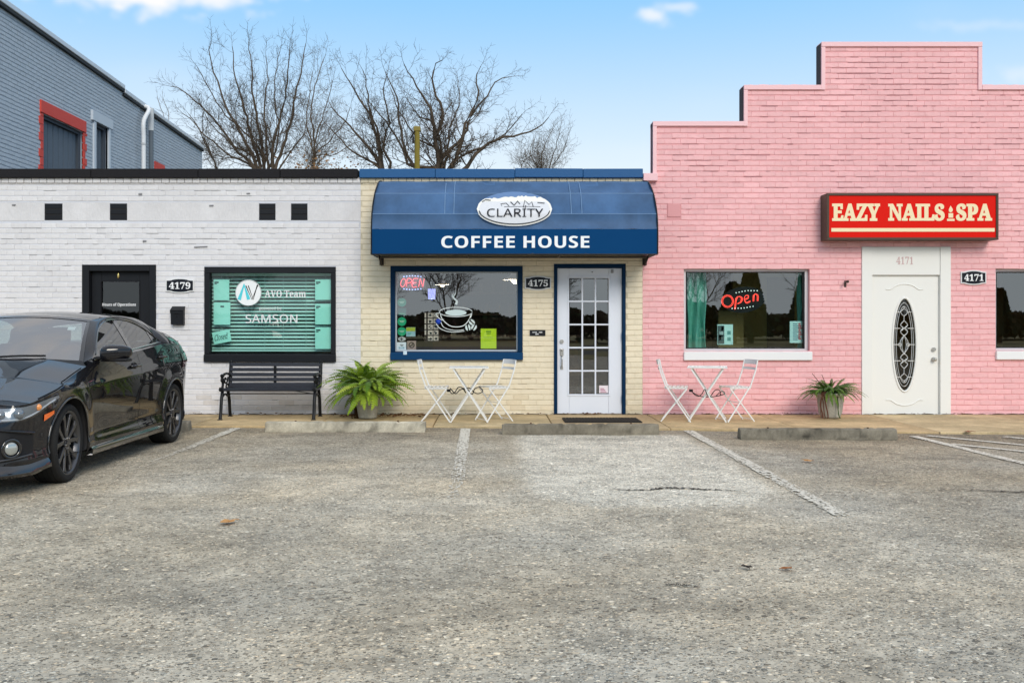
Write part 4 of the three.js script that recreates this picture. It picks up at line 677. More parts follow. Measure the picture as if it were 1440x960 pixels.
// coffee shop window: stickers, posters, lamps, neon
{
  const z = -.085, green = M([.02, .42, .20]), g2 = M([.02, .25, .17]);
  const gp = 'round green stickers down the left side of the coffee window';
  [[565, 425, 'dark green round sticker, topmost of the column in the coffee window', g2], [565, 452, 'green round sticker, second up of the sticker column in the coffee window', green], [565, 466, 'green round sticker just above the pale oval one in the coffee window', green]].forEach(([px, py, l, m]) => { const o = thing('round_sticker', l, 'sticker', [X(px, z), Y(py, z), z], 0, gp); mesh('disc', metric(new THREE.CylinderGeometry(.062, .062, .003, 28).rotateX(Math.PI / 2)), m, o); ink(o, [[-.035, .005, .07, .008], [-.025, -.012, .05, .007]], M([.5, .75, .6])); });
  { const [o] = paper('leaflet', 'dark teal leaflet between two green round stickers in the coffee window', 'leaflet', 560, 571, 433, 444, z, M([.015, .10, .09])); ink(o, [[-.04, -.03, .08, .01]], green); }
  { const [o, w, h] = paper('leaflet', 'small leaflet with lime top and pale blue lower half in the coffee window', 'leaflet', 571, 584, 460, 473, z, M([.30, .52, .55])); ink(o, [[-w / 2 + .002, .01, w - .004, h / 2 - .012]], M([.38, .50, .06])); ink(o, [[-.04, -.03, .05, .012]], M([.02, .4, .3]), 'logo'); }
  { const o = thing('oval_sticker', 'pale oval sticker under the green round ones in the coffee window', 'sticker', [X(565, z), Y(476.5, z), z]); mesh('disc', metric(new THREE.CylinderGeometry(.055, .055, .003, 28).rotateX(Math.PI / 2).scale(1, .55, 1)), M([.5, .56, .55]), o); ink(o, [[-.01, -.02, .012, .04], [-.03, -.004, .05, .008]]); }
  { const [o, w] = paper('pale_notice', 'small pale blue notice in the lower left corner of coffee window', 'notice', 558, 571, 481, 492, z, M([.72, .85, .9])); ink(o, [[-.04, -.04, .022, .03], [-.012, -.038, .016, .022], [.01, -.04, .03, .03]], M([.35, .55, .62]), 'picture'); ink(o, [[-.02, .015, .05, .008], [-.01, .0, .03, .008]]); }
  { const [o] = paper('smoking_notice', 'brown no smoking notice beside the small pale blue notice', 'notice', 572.5, 585, 479, 492, z, M([.34, .28, .24])); const b = mb(); b.add(new THREE.TorusGeometry(.036, .007, 5, 28), 0, .005, .004).box(.068, .011, .003, 0, .005, .005, 0, 0, 0, .78).box(.05, .01, .002, 0, -.0, .0042, 0); b.build('symbol', M([.02, .02, .02]), o); }
  { const [o, w, h] = paper('lime_poster', 'bright lime green poster in the lower right of the coffee window', 'poster', 676, 698, 462, 490, z, M([.50, .75, .03])); ink(o, [[-.035, h * .30, .07, .028], [-.03, h * .22, .06, .014], [-.07, .02, .13, .005], [-.06, -.0, .12, .005], [-.06, -.03, .1, .005]], M([.22, .40, .03])); }
  { const [o] = paper('white_tag', 'tiny white tag stuck on the sill under the small pale blue notice', 'tag', 567, 572, 493.5, 498.5, .056, M([.62, .75, .85])); ink(o, [[-.012, -.005, .022, .01]], M([.4, .55, .7])); }
  { // menu grid
    const o = thing('menu_board', 'board of small black and white picture tiles behind the coffee window', 'menu board', [X(607, -.2), Y(460, -.2), -.2]), r = rng(4);
    mb().box(.21, .42, .008, 0, 0, -.006, .002).build('board', M([.04, .035, .03]), o); const wt = M([.62, .60, .50]);
    for (let i = 0; i < 3; i++) for (let j = 0; j < 5; j++) { if (j === 4 && i === 0) continue; const w = i ? .070 : .022, x = i === 0 ? -.09 : -.02 + (i - 1) * .08, y = .17 - j * .082; mb().box(w, .066, .004, x, y, .001, .001).build('tile', wt, o); if (i) ink(o, Array.from({ length: 4 }, () => [x - .03 + r() * .03, y - .028 + r() * .035, .012 + r() * .02, .01 + r() * .012]), inkM, 'tile_print'); }
  }
  { const o = thing('blue_ball', 'small bright blue ball hanging beside the painted cup in the coffee window', 'ball', [X(616.5, -.12), Y(452, -.12), -.12]); mesh('ball', new THREE.SphereGeometry(.042, 20, 14), M([.03, .10, .70], { roughness: .3 }), o); mb().bar(V(0, .04, 0), V(0, .06, 0), .006).build('cap', metal, o); }
  const pendant = (px, py, zz, label, w) => { const o = thing('pendant_lamp', label, 'pendant lamp', [X(px, zz), Y(py, zz), zz], 0, 'pendant lamps inside the coffee shop'); mesh('shade', new THREE.LatheGeometry([[.02, .10], [.03, .095], [.06, .05], [.15, .0], [.155, -.004]].map(p => new THREE.Vector2(p[0] * w, p[1] * w)), 28), M([.8, .78, .72]), o); mesh('bulb', new THREE.SphereGeometry(.05 * w, 16, 10), glow([1, .86, .6], 3), o); mb().bar(V(0, .1 * w, 0), V(0, 2.74 - Y(py, zz), 0), .006).build('cord', dark, o); const l = new THREE.PointLight(new THREE.Color().setRGB(1, .86, .62), .5, 12); l.position.set(0, -.075 * w, 0); l.castShadow = true; l.name = 'lamp_light'; o.add(l); };
  pendant(622, 400, -2.2, 'small pendant lamp glowing inside coffee shop above the painted cup', .75); pendant(724, 393, -1.6, 'white pendant lamp inside coffee shop at the right edge of its window', 1.25);
  { const zz = -1.4, o = thing('lantern_lamp', 'pale blue glowing lantern inside coffee shop beside the neon sign', 'lantern', [X(607, zz), Y(413, zz), zz]); mesh('lamp_glass', new THREE.CylinderGeometry(.06, .055, .16, 20, 1), glow([.35, .40, 1], .9), o); mb().add(new THREE.CylinderGeometry(.064, .064, .03, 20), 0, .09, 0).bar(V(0, .1, 0), V(0, 2.74 - Y(413, zz), 0), .005).build('cap', dark, o); const l = new THREE.PointLight(new THREE.Color().setRGB(.5, .55, 1), .25, 5); l.position.set(0, -.14, 0); l.castShadow = true; l.name = 'lantern_light'; o.add(l); }
  // counter and shelves
  const cb = mb(), o = thing('shop_counter', 'dark wooden counter with shelves deep inside the coffee shop', 'counter'); cb.bb(-1.0, .02, -3.6, 1.5, 1.05, -3.0, .01); cb.build('counter', M([.06, .04, .028]), o); mb().bb(-1.05, 1.05, -3.65, 1.55, 1.10, -2.95, .01).build('worktop', M([.14, .12, .10]), o); const sh = mb(); for (const y of [1.45, 1.85]) sh.bb(-1.0, y, -4.98, .8, y + .03, -4.7); sh.build('shelf', M([.1, .07, .05]), o); const jr = mb(), r = rng(2); for (let i = 0; i < 16; i++) jr.add(new THREE.CylinderGeometry(.04, .045, .16 + r() * .1, 10), -.95 + i * .11, 1.58 + (i % 2) * .38, -4.84); jr.build('jar', M([.10, .08, .06]), o);
}
function neon(name, label, at, board, strokes, r, dots, col, lightC) {
  const o = thing(name, label, 'neon sign', at); board(o);
  const red = glow(col, 1.5), t = mb(); for (const s of strokes) t.tube(s.map(p => V(p[0], p[1], .02)), r, Math.max(10, s.length * 5), 6); t.build('neon_tube', red, o);
  const dm = glow(dots.c, dots.k), g = new THREE.SphereGeometry(dots.r, 8, 6); const db = mb(); for (const [x, y] of dots.p) db.add(g, x, y, .018); db.build('light_dot', dm, o);
  const l = new THREE.PointLight(new THREE.Color().setRGB(...lightC), .015, 2); l.position.set(0, 0, .05); l.castShadow = true; l.name = 'neon_light'; o.add(l);
}
{ // OPEN in the coffee window
  const z = -.14, w = .0385, h = .115, sl = .18, S = (k, pts) => pts.map(([x, y]) => [-.165 + k * .088 + x * w * 1.7 + (y - .5) * h * sl, (y - .5) * h]);
  const strokes = []; for (const q of [0]) { strokes.push(S(0, ell(.5, .5, .5 - q, .5 - q * .9, 14))); }
  strokes.push(S(1, [[0, 0], [0, 1], [.6, 1], [.95, .75], [.6, .5], [.02, .47]]), S(2, [[.9, 0], [0, 0], [0, 1], [.9, 1]]), S(2, [[.02, .5], [.7, .5]]), S(3, [[0, 0], [0, 1]]), S(3, [[0, 1], [.9, 0]]), S(3, [[.9, 0], [.9, 1]]));
  const dots = []; for (let k = 0; k < 7; k++) for (const s of [1, -1]) dots.push([-.12 + k * .04, s * (.087 + .012 * Math.sin(k / 6 * Math.PI))]);
  neon('neon_sign', 'red and blue neon sign reading OPEN in the coffee shop window', [X(580, z), Y(397.5, z), z], o => mb().box(.36, .22, .006, 0, 0, -.004, .003).build('board', MP([.75, .8, .85], { transmission: .85, roughness: .05, thickness: 0 }), o), strokes, .0042, { p: dots, r: .008, c: [.35, .5, 1], k: 1.6 }, [1, .12, .15], [1, .2, .25]);
}
{ // Open in the nail shop
  const z = -.22, o0 = [X(1043, z), Y(421, z), z], rot = .10, T = pts => pts.map(([x, y]) => [x * Math.cos(rot) - y * Math.sin(rot), x * Math.sin(rot) + y * Math.cos(rot)]);
  const st = []; for (const q of [0, .016]) st.push(T(ell(-.205, -.005, .085 - q, .088 - q, 18))); for (const q of [0, .014]) { st.push(T([[-.12 + q, -.13], [-.085 + q, .03]]), T([[-.10 + q, -.02], [-.06 + q, .045], [-.01 + q, .03], [-.02 + q, -.03], [-.07 + q, -.055]])); st.push(T([[.035, -.01 + q], [.09, .005 + q], [.10, .04 + q * .5], [.06, .05], [.035, .0], [.06, -.045 - q], [.12, -.03 - q]])); st.push(T([[.155 + q, -.045], [.17 + q, .05]]), T([[.16, .0 + q], [.20, .055 + q * .5], [.235 - q, .04], [.23 - q, -.045]])); }
  const dots = []; for (let k = 0; k < 8; k++) { const a = -.09 + k * .043; dots.push(T([[a + .02, .118 - .015 * Math.abs(k - 3.5) / 3.5]])[0], T([[a - .06, -.125 + .012 * Math.abs(k - 3.5) / 3.5]])[0]); }
  neon('neon_sign', 'black oval neon sign with red script reading Open in the pink shop window', o0, o => { const g = new THREE.CylinderGeometry(1, 1, .02, 48).rotateX(Math.PI / 2); g.scale(.31, .185, 1).rotateZ(rot).translate(.025, -.003, -.008); mesh('board', metric(g), M([.008, .008, .01], { roughness: .4 }), o); }, st, .0042, { p: dots, r: .0075, c: [.8, .95, .9], k: 1.2 }, [1, .07, .05], [1, .1, .1]);
}
// curtains and notices of the nail shop
function curtain(px0, px1, z, label, folds, seed) {
  const x0 = X(px0, z), x1 = X(px1, z), o = thing('curtain', label, 'curtain', [0, 0, 0], 0), y0 = Y(496, z), y1 = Y(376, z), m = M([.15, .46, .38], { roughness: .75, map: blotTex, });
  mesh('cloth', metric(grid(70, 24, (s, t) => V(mix(x0, x1, s) + .012 * Math.sin(t * 7 + s * 9), mix(y0, y1, t), z + .045 * Math.sin(s * folds * 6.283 + .7 * Math.sin(t * 3 + seed)) + .012 * fbm(s * 6, t * 3, seed, 2)))), m, o);
  mb().bar(V(x0 - .1, y1 - .01, z), V(x1 + .1, y1 - .01, z), .012).build('rod', M([.2, .2, .2]), o);
}
curtain(966, 992, -.28, 'teal satin curtain gathered at the left of the pink shop window', 2.2, 1); curtain(1122, 1136, -.45, 'narrow teal curtain at the right of the pink shop window', 1.3, 4);
{ const [o, w, h] = paper('paper_poster', 'pale poster with a dark picture standing in the pink shop window', 'poster', 1009, 1031, 456, 484.5, -.15, M([.62, .86, .84])); const r = rng(9); ink(o, [[-w * .48, -h * .46, w * .42, h * .9]], M([.10, .13, .14])); ink(o, [[-w * .40, -h * .3, w * .15, h * .45], [-w * .25, -h * .1, w * .14, h * .5]], M([.5, .6, .62]), 'picture'); ink(o, [[.03, .0, .05, .05], [.03, -.09, .05, .05]], M([.16, .35, .34]), 'picture'); }
{ const [o, w, h] = paper('paper_poster', 'pale price poster with red lettering at the right of the pink shop window', 'poster', 1111, 1131, 451.5, 482, -.15, M([.60, .82, .83])); ink(o, Array.from({ length: 9 }, (_, i) => [-w * .28, h * .36 - i * .028, .06 + (i * 37 % 5) * .008, .012]), M([.12, .22, .3])); ink(o, Array.from({ length: 8 }, (_, i) => [.02, h * .34 - i * .030, .03 + (i % 3) * .012, .022]), M([.55, .1, .12]), 'picture'); }

// ---------------------------------------------------------------- bench
{
  const x0 = -3.60, x1 = -2.34, o = thing('park_bench', 'black slatted bench with cast iron ends under the black framed window', 'bench', [(x0 + x1) / 2, .022, 0]), L = x1 - x0, iron = M([.012, .013, .015], { roughness: .42, metalness: .2 }), paint = M([.022, .024, .032], { roughness: .38, bumpMap: roughTex, bumpScale: .0012 });
  // back slats and seat slats
  const bk = [[.735, .26], [.668, .275], [.601, .29], [.534, .305], [.467, .32]];
  const slat = new RoundedBoxGeometry(L - .02, .046, .024, 2, .007); metric(slat);
  bk.forEach(([y, z], i) => { const s = mesh('slat', slat, paint, o); s.position.set(0, y - .022, z); s.rotation.x = -.22; s.rotation.z = (i - 2) * .0014; });
  for (let i = 0; i < 6; i++) { const s = mesh('slat', slat, paint, o); s.position.set(0, .402 + (i === 5 ? -.006 : i === 0 ? .012 : 0), .37 + i * .073); s.rotation.x = Math.PI / 2 + (i === 5 ? .35 : i === 0 ? -.3 : .02); }
  mb().bar(V(L / 2 - .38, .385, .60), V(L / 2 - .03, .33, .55), .005).bar(V(-L / 2 + .03, .335, .55), V(L / 2 - .03, .335, .55), .007).build('tie_rod', iron, o);
  mb().bb(-.02, .45, .30, .02, .70, .29, .004).build('mid_brace', iron, o);
  for (const s of [-1, 1]) {
    const x = s * (L / 2 - .01), f = mb(), W = .018, T = (pts, r) => f.add((() => { const g = new THREE.TubeGeometry(new THREE.CatmullRomCurve3(pts.map(p => V(0, p[0], p[1]))), 30, r, 8); g.scale(1.5, 1, 1); return g; })(), x, 0, 0);
    T([[.755, .235], [.60, .265], [.45, .30], [.40, .33]], .017); T([[.41, .31], [.392, .45], [.395, .65], [.40, .775]], .017);
    T([[.385, .68], [.25, .735], [.10, .765], [.004, .80]], .015); T([[.39, .42], [.25, .345], [.10, .315], [.004, .285]], .015); T([[.30, .70], [.33, .56], [.29, .40]], .012);
    T([[.565, .285], [.60, .42], [.595, .60], [.565, .70]], .015); T([[.565, .70], [.52, .73], [.50, .69], [.53, .66], [.555, .685]], .010); T([[.55, .68], [.47, .66], [.40, .70]], .012); T([[.55, .40], [.49, .45], [.47, .53], [.51, .58], [.55, .54], [.52, .50]], .008); T([[.42, .36], [.46, .42], [.43, .50], [.405, .48]], .008);
    f.add(new THREE.SphereGeometry(.024, 12, 8), x, .585, .712).add(new THREE.SphereGeometry(.022, 12, 8), x, .757, .235).box(.06, .012, .06, x, .006, .80, .004).box(.06, .012, .06, x, .006, .285, .004).box(.04, .055, .05, x, .405, .77, .012);
    f.build('end_frame', iron, o);
  }
}
// ---------------------------------------------------------------- folding bistro furniture
const cafeWhite = M([.80, .795, .77], { roughness: .4, metalness: .1 }), cafeGrey = M([.66, .66, .66], { roughness: .45 });
// chair that faces +x: a front leg rises into the back, a rear leg carries the seat
function bistroChair(label) {
  const o = thing('bistro_chair', label, 'folding chair', [0, 0, 0], 0, 'white folding bistro chairs'), w = .19, yS = .44;
  for (const s of [-1, 1]) {
    const z = s * w; mb().flat(V(.20, .006, z), V(-.115, .47, z), .018, .012, V(0, 0, 1)).flat(V(-.115, .465, z), V(-.185, .66, z), .018, .012, V(0, 0, 1)).flat(V(-.185, .655, z), V(-.215, .80, z), .016, .012, V(0, 0, 1)).build('back_leg', cafeWhite, o);
    const q = s * (w - .022); mb().flat(V(-.18, .006, q), V(.15, yS - .01, q), .017, .010, V(0, 0, 1)).build('leg', cafeWhite, o);
    mb().flat(V(-.13, yS, q), V(.16, yS, q), .018, .010, V(0, 0, 1)).build('seat_rail', cafeWhite, o);
  }
  const slat = metric(plain(new RoundedBoxGeometry(.034, .010, .36, 1, .003))); for (let i = 0; i < 6; i++) { const m = mesh('seat_slat', slat, cafeWhite, o); m.position.set(-.12 + i * .052, yS + .013, 0); }
  for (const [y, h] of [[.775, .06], [.69, .03]]) { const g = grid(12, 2, (s, t) => V(-.165 - (y - .6) * .21 - .03 * Math.sin(Math.PI * s) - t * h * .2, y + (t - .5) * h, (s - .5) * .39)); mesh('back_slat', metric(g), cafeGrey, o); const g2 = g.clone().translate(-.006, 0, 0); mesh('back_slat', metric(g2), cafeGrey, o); }
  mb().bar(V(.185, .03, -w), V(.185, .03, w), .005).build('stretcher', cafeWhite, o); mb().bar(V(-.165, .03, -w + .02), V(-.165, .03, w - .02), .005).build('stretcher', cafeWhite, o); mb().bar(V(.02, .25, -w), V(.02, .25, w), .005).build('stretcher', cafeWhite, o);
  return o;
}
function bistroTable(label) {
  const o = thing('bistro_table', label, 'folding table', [0, 0, 0], 0, 'white folding bistro tables'), h = .705, w = .24;
  mb().add(new RoundedBoxGeometry(.50, .012, .50, 2, .005), 0, h, 0).build('tabletop', cafeWhite, o); frameBars([-.255, -.255, .255, .255], [-.235, -.235, .235, .235], -.008, .0065, cafeWhite, o, 'rim').rotation.x = Math.PI / 2; o.children.at(-1).position.y = h;
  for (const s of [-1, 1]) { for (const [a, q] of [[1, 0], [-1, .02]]) mb().flat(V(-a * .205, h - .015, s * (w - q)), V(a * .24, .006, s * (w - q)), .019, .011, V(0, 0, 1)).build('leg', cafeWhite, o); }
  for (const [x, y] of [[0, .36], [.22, .04], [-.22, .04]]) mb().bar(V(x, y, -w), V(x, y, w), .005).build('stretcher', cafeWhite, o); return o;
}
const zT = .78, place = (o, px, z, turn) => { o.position.set(X(px, z), .026, z); o.rotation.y = turn; return o; };
const ch0 = place(bistroChair('white folding chair nearest the big fern, facing the cream shop table'), 613, .98, -.04);
const ch = (label, px, z, turn) => copy(ch0, [X(px, z), .026, z], turn, label);
ch('white folding chair between the table and the coffee shop door, turned slightly outward', 696, .94, Math.PI + .42);
ch('white folding chair at the left end of the set on the pink shop front', 950, .94, -.22);
ch('white folding chair on the pink shop front nearest the small planter', 1035, .94, Math.PI + .20);
const tb0 = place(bistroTable('white folding table between two chairs under the coffee shop window'), 659.5, .98, .03);
copy(tb0, [X(995, .90), .026, .90], -.22, 'white folding table between two chairs under the pink shop window');
// cable locks looped through chairs and table
const lock = (label, pts, z, r) => { const o = thing('cable_lock', label, 'cable lock', [0, 0, 0], 0, 'black cable locks on the bistro sets'); mb().tube(pts.map(([px, py], i) => V(X(px, z), Y(py, z), z + .03 * Math.sin(i * 1.7))), r, 90, 6).build('cable', M([.012, .012, .012], { roughness: .4 }), o); mb().box(.05, .035, .025, X(pts[0][0], z), Y(pts[0][1], z), z, .008).build('lock', gloss, o); };
lock('black cable looped through the chairs and table under the coffee shop window', [[631, 549], [636, 553], [640, 551], [644, 545], [650, 545], [655, 552], [652, 545], [659, 549], [664, 554], [668, 546], [675, 545], [679, 550], [672, 553], [666, 551], [661, 546], [647, 548], [641, 553], [633, 546]], 1.16, .0065);
lock('black scalloped cable through the chairs and table on the pink shop front', [[972, 549], [977, 555], [983, 557], [988, 554], [991, 547], [995, 556], [1000, 557], [1006, 549], [1011, 548], [1013, 555], [1008, 557], [1016, 550], [1019, 553], [1000, 558], [985, 557], [973, 551]], 1.12, .0055);
// ---------------------------------------------------------------- planters with ferns
const stone = M([.74, .72, .66], { map: concTex, bumpMap: concBump, bumpScale: .006, roughness: .9 });
function frondGeo(L, droop, width, n, seed, stiff = 0) {       // an arching frond along +x with leaflets on both sides
  const r = rng(seed), P = [], I = [], at = t => { const a = mix(rad(78 - stiff), rad(-droop), Math.pow(t, .9)); return a; };
  const pts = [V(0, 0, 0)]; for (let i = 1; i <= n; i++) { const a = at(i / n); pts.push(pts[i - 1].clone().add(V(Math.cos(a) * L / n, Math.sin(a) * L / n, (r() - .5) * .004))); }
  const tri = (...v) => { const k = P.length / 3; v.forEach(p => P.push(p.x, p.y, p.z)); return k; };
  for (let i = 1; i <= n; i++) {
    const a = at(i / n), t = i / n, w = width * Math.pow(Math.sin(Math.PI * Math.min(1, t * .86 + .12)), .65) * (.85 + r() * .3), fw = V(Math.cos(a), Math.sin(a), 0), up = V(-Math.sin(a), Math.cos(a), 0), p = pts[i], b = L / n * .62;
    for (const s of [-1, 1]) {
      const tip = p.clone().addScaledVector(fw, w * .35).add(V(0, 0, s * w)).addScaledVector(up, -w * (.18 + r() * .25)), m = p.clone().lerp(tip, .5).addScaledVector(up, w * .12);
      const k = tri(p.clone().addScaledVector(fw, -b * .5), m.clone().addScaledVector(fw, -b * .75), tip, m.clone().addScaledVector(fw, b * .75), p.clone().addScaledVector(fw, b * .5), m);
      I.push(k, k + 1, k + 5, k + 1, k + 2, k + 5, k + 2, k + 3, k + 5, k + 3, k + 4, k + 5, k + 4, k, k + 5);
    }
    const s0 = pts[i - 1], k = tri(s0.clone().add(V(0, 0, .003)), s0.clone().add(V(0, 0, -.003)), p.clone().add(V(0, 0, .003)), p.clone().add(V(0, 0, -.003))); I.push(k, k + 1, k + 2, k + 1, k + 3, k + 2);
  }
  const g = new THREE.BufferGeometry(); g.setAttribute('position', new THREE.Float32BufferAttribute(P, 3)); g.setIndex(I); g.computeVertexNormals(); return metric(g);
}
const leafM = (r, g, b) => MP([r, g, b], { transmission: .3, thickness: 0, roughness: .85, ior: 1.3 });
{
  const z = .62, o = thing('potted_fern', 'big bright green fern in a pale stone pot between bench and bistro table', 'potted plant', [X(517, z), .024, z]);
  mesh('pot', metric(new THREE.LatheGeometry([[0, .02], [.115, .0], [.125, .03], [.155, .20], [.172, .25], [.185, .255], [.188, .29], [.165, .295], [.15, .25], [0, .25]].map(p => new THREE.Vector2(...p)), 36)), stone, o);
  mesh('soil', new THREE.CylinderGeometry(.15, .15, .02, 20).translate(0, .255, 0), M([.03, .02, .012]), o);
  const r = rng(12), ms = [leafM(.24, .37, .02), leafM(.33, .46, .03), leafM(.10, .21, .015), leafM(.42, .50, .07)], gs = Array.from({ length: 9 }, (_, i) => frondGeo(.47 + (i % 3) * .07, 15 + i * 6, .050 + (i % 2) * .010, 22, 100 + i, i * 3));
  for (let i = 0; i < 205; i++) {
    const f = mesh('frond', gs[Math.floor(r() * 9)], ms[Math.floor(r() * r() * 4)], o), a = i * 2.399 + r() * .5, up = r(), q = i < 125 ? 0 : 1;
    f.position.set(.06 * Math.cos(a) * r(), .27 + .05 * r(), -.06 * Math.sin(a) * r()); f.rotation.set(0, 0, 0); f.rotation.order = 'YXZ'; f.rotation.y = a; f.rotation.x = (r() - .5) * .9; f.rotation.z = q ? .30 * (r() - .55) - .08 : .22 + .42 * r(); f.scale.setScalar((.84 + r() * .34) * (q ? 1.05 : 1.12));
    f.position.z *= .8;
  }
  // dry brown fronds that hang beside the pot
  const dr = M([.12, .06, .025], { roughness: 1 }); for (let i = 0; i < 9; i++) { const f = mesh('dry_frond', gs[8], dr, o), a = 2.5 + (r() - .5) * 1.1; f.position.set(-.10, .25, .02); f.rotation.order = 'YXZ'; f.rotation.y = a; f.rotation.z = -1.15 - .4 * r(); f.scale.setScalar(.55 + r() * .25); }
}
{
  const z = .55, o = thing('potted_fern', 'small dark fern with trailing stems in a carved pot beside the pink shop door', 'potted plant', [X(1168, z), .024, z]), prof = [[0, .02], [.12, 0], [.13, .03], [.15, .08], [.172, .26], [.178, .30], [.215, .315], [.22, .345], [.195, .35], [.17, .31], [0, .3]];
  const g = new THREE.LatheGeometry(prof.map(p => new THREE.Vector2(...p)), 72), p = g.attributes.position; for (let i = 0; i < p.count; i++) { const x = p.getX(i), y = p.getY(i), zz = p.getZ(i), rr = Math.hypot(x, zz), a = Math.atan2(zz, x); if (rr > .13 && y > .07 && y < .28) { const k = 1 + .035 * Math.sin(a * 9) * Math.sin((y - .07) / .21 * Math.PI) + .02 * Math.sin(a * 18 + y * 40); p.setX(i, x * k); p.setZ(i, zz * k); } } g.computeVertexNormals(); mesh('pot', metric(g), stone, o);
  mesh('soil', new THREE.CylinderGeometry(.17, .17, .02, 20).translate(0, .31, 0), M([.03, .02, .012]), o);
  const r = rng(22), ms = [leafM(.09, .19, .015), leafM(.06, .13, .012), leafM(.14, .25, .025)], gs = Array.from({ length: 6 }, (_, i) => frondGeo(.33 + (i % 3) * .05, 20 + i * 6, .022 + (i % 2) * .006, 20, 140 + i, 10 + i * 5));
  for (let i = 0; i < 120; i++) { const f = mesh('frond', gs[Math.floor(r() * 6)], ms[Math.floor(r() * 3)], o), a = i * 2.399 + r() * .5, q = i < 44; f.position.set(.09 * Math.cos(a) * r(), .31 + .03 * r(), -.09 * Math.sin(a) * r()); f.rotation.order = 'YXZ'; f.rotation.y = a; f.rotation.x = (r() - .5) * .8; f.rotation.z = q ? .15 + .3 * r() : -.10 + .3 * (r() - .5); f.scale.setScalar(.78 + r() * .36); }
  const st = M([.13, .05, .03]), sg = M([.06, .10, .03]); [[-.15, -.19, st], [-.17, -.16, st], [-.13, -.20, st], [.02, .04, sg], [.04, .03, sg], [-.145, -.13, st]].forEach(([a, b, m], i) => mb().tube([V(a * .4, .33, .1), V(a, .36, .17), V(b, .22, .20), V(b + .015 * (i % 3), .06, .205), V(b + .03, .02, .21)], .005 + .002 * (i % 3), 18, 5).build('trailing_stem', m, o));
  const sp = mb(); for (const [a, b] of [[-.25, .30], [-.12, .28], [.0, .16]]) sp.tube([V(a * .2, .32, 0), V(a * .5, .45, 0), V(a, .38 + b * .75, .02)], .004, 12, 4); sp.build('stem', st, o);
}
// ---------------------------------------------------------------- fallen leaves and litter along the wall
function leafGeo(s, seed) { const r = rng(seed), n = 11, P = [0, .006 * s * 8, 0], I = []; for (let i = 0; i <= n; i++) { const a = i / n * Math.PI * 2, q = s * (.55 + .5 * Math.abs(Math.sin(a * 2.5)) + .1 * r()); P.push(Math.cos(a) * q, .004 + s * .28 * r() * Math.abs(Math.sin(a * 1.5)), Math.sin(a) * q * .75); if (i) I.push(0, i + 1, i); } const g = new THREE.BufferGeometry(); g.setAttribute('position', new THREE.Float32BufferAttribute(P, 3)); g.setIndex(I); g.computeVertexNormals(); return metric(g); }
const leafTan = M([.52, .27, .10], { roughness: .8 }), leafBrown = M([.16, .075, .03], { roughness: .9 });
[[320, 737, .066, leafTan, 'tan fallen leaf alone on the asphalt in the near left of the lot', 1], [1137, 650, .055, leafTan, 'tan fallen leaf on dark asphalt in front of the right wheel stop', 2], [1107, 803, .036, M([.34, .14, .05]), 'rust brown leaf scrap lying on the nearest asphalt', 3], [1050, 801, .035, M([.05, .04, .03]), 'dark leaf scrap beside the rust brown one on the near asphalt', 4], [1363, 611, .055, M([.28, .10, .05]), 'reddish brown leaf on the pavement edge below the 4171 plaque', 5], [760, 607, .04, M([.6, .5, .42]), 'pale leaf scrap against the wheel stop before the glass door', 6]].forEach(([px, py, s, m, label, k]) => {
  const d = F * H / (py - 453), o = thing('fallen_leaf', label, 'leaf', [(px - 690) / F * d, k === 5 ? .03 : .012, D - d], k * 1.3); mesh('blade', leafGeo(s, k), m, o); mb().tube([V(0, .008, 0), V(s * .7, .012, s * .3), V(s * 1.3, .006, s * .5)], .0025, 6, 4).build('stalk', m, o);
});
{
  const r = rng(71), gs = []; const put = (x, z, s) => { const g = leafGeo(s, Math.floor(r() * 999)); g.rotateY(r() * 6); g.rotateX((r() - .5) * .8); g.translate(x, .035 + r() * .012, z); gs.push(g); };
  for (let i = 0; i < 150; i++) put(mix(-4.2, 7, r()), .03 + r() * r() * .18, .008 + r() * .014);
  for (let i = 0; i < 70; i++) put(X(mix(535, 600, r()), .3), .1 + r() * .4, .012 + r() * .022);
  for (let i = 0; i < 22; i++) put(X(mix(818, 846, r()), .1), .05 + r() * .1, .012 + r() * .018);
  for (let i = 0; i < 30; i++) put(X(mix(480, 500, r()), .3), .2 + r() * .3, .012 + r() * .02);
  const o = mesh('leaf_litter', mergeGeometries(gs), leafBrown); o.userData = { label: 'brown leaf litter along the foot of the shop walls', category: 'leaf litter', kind: 'stuff' };
  const dirt = mb(), q = rng(5); for (let x = -5; x < 8; x += .11) { const s = .5 + q(); dirt.add(new THREE.SphereGeometry(.03 * s, 6, 4).scale(2.4, .32, .7), x + q() * .08, .024, .012); } const dm = dirt.build('wall_foot_dirt', M([.06, .042, .025], { roughness: 1 })); dm.userData = { label: 'dark line of soil along the foot of the shop walls', category: 'soil', kind: 'stuff' };
}

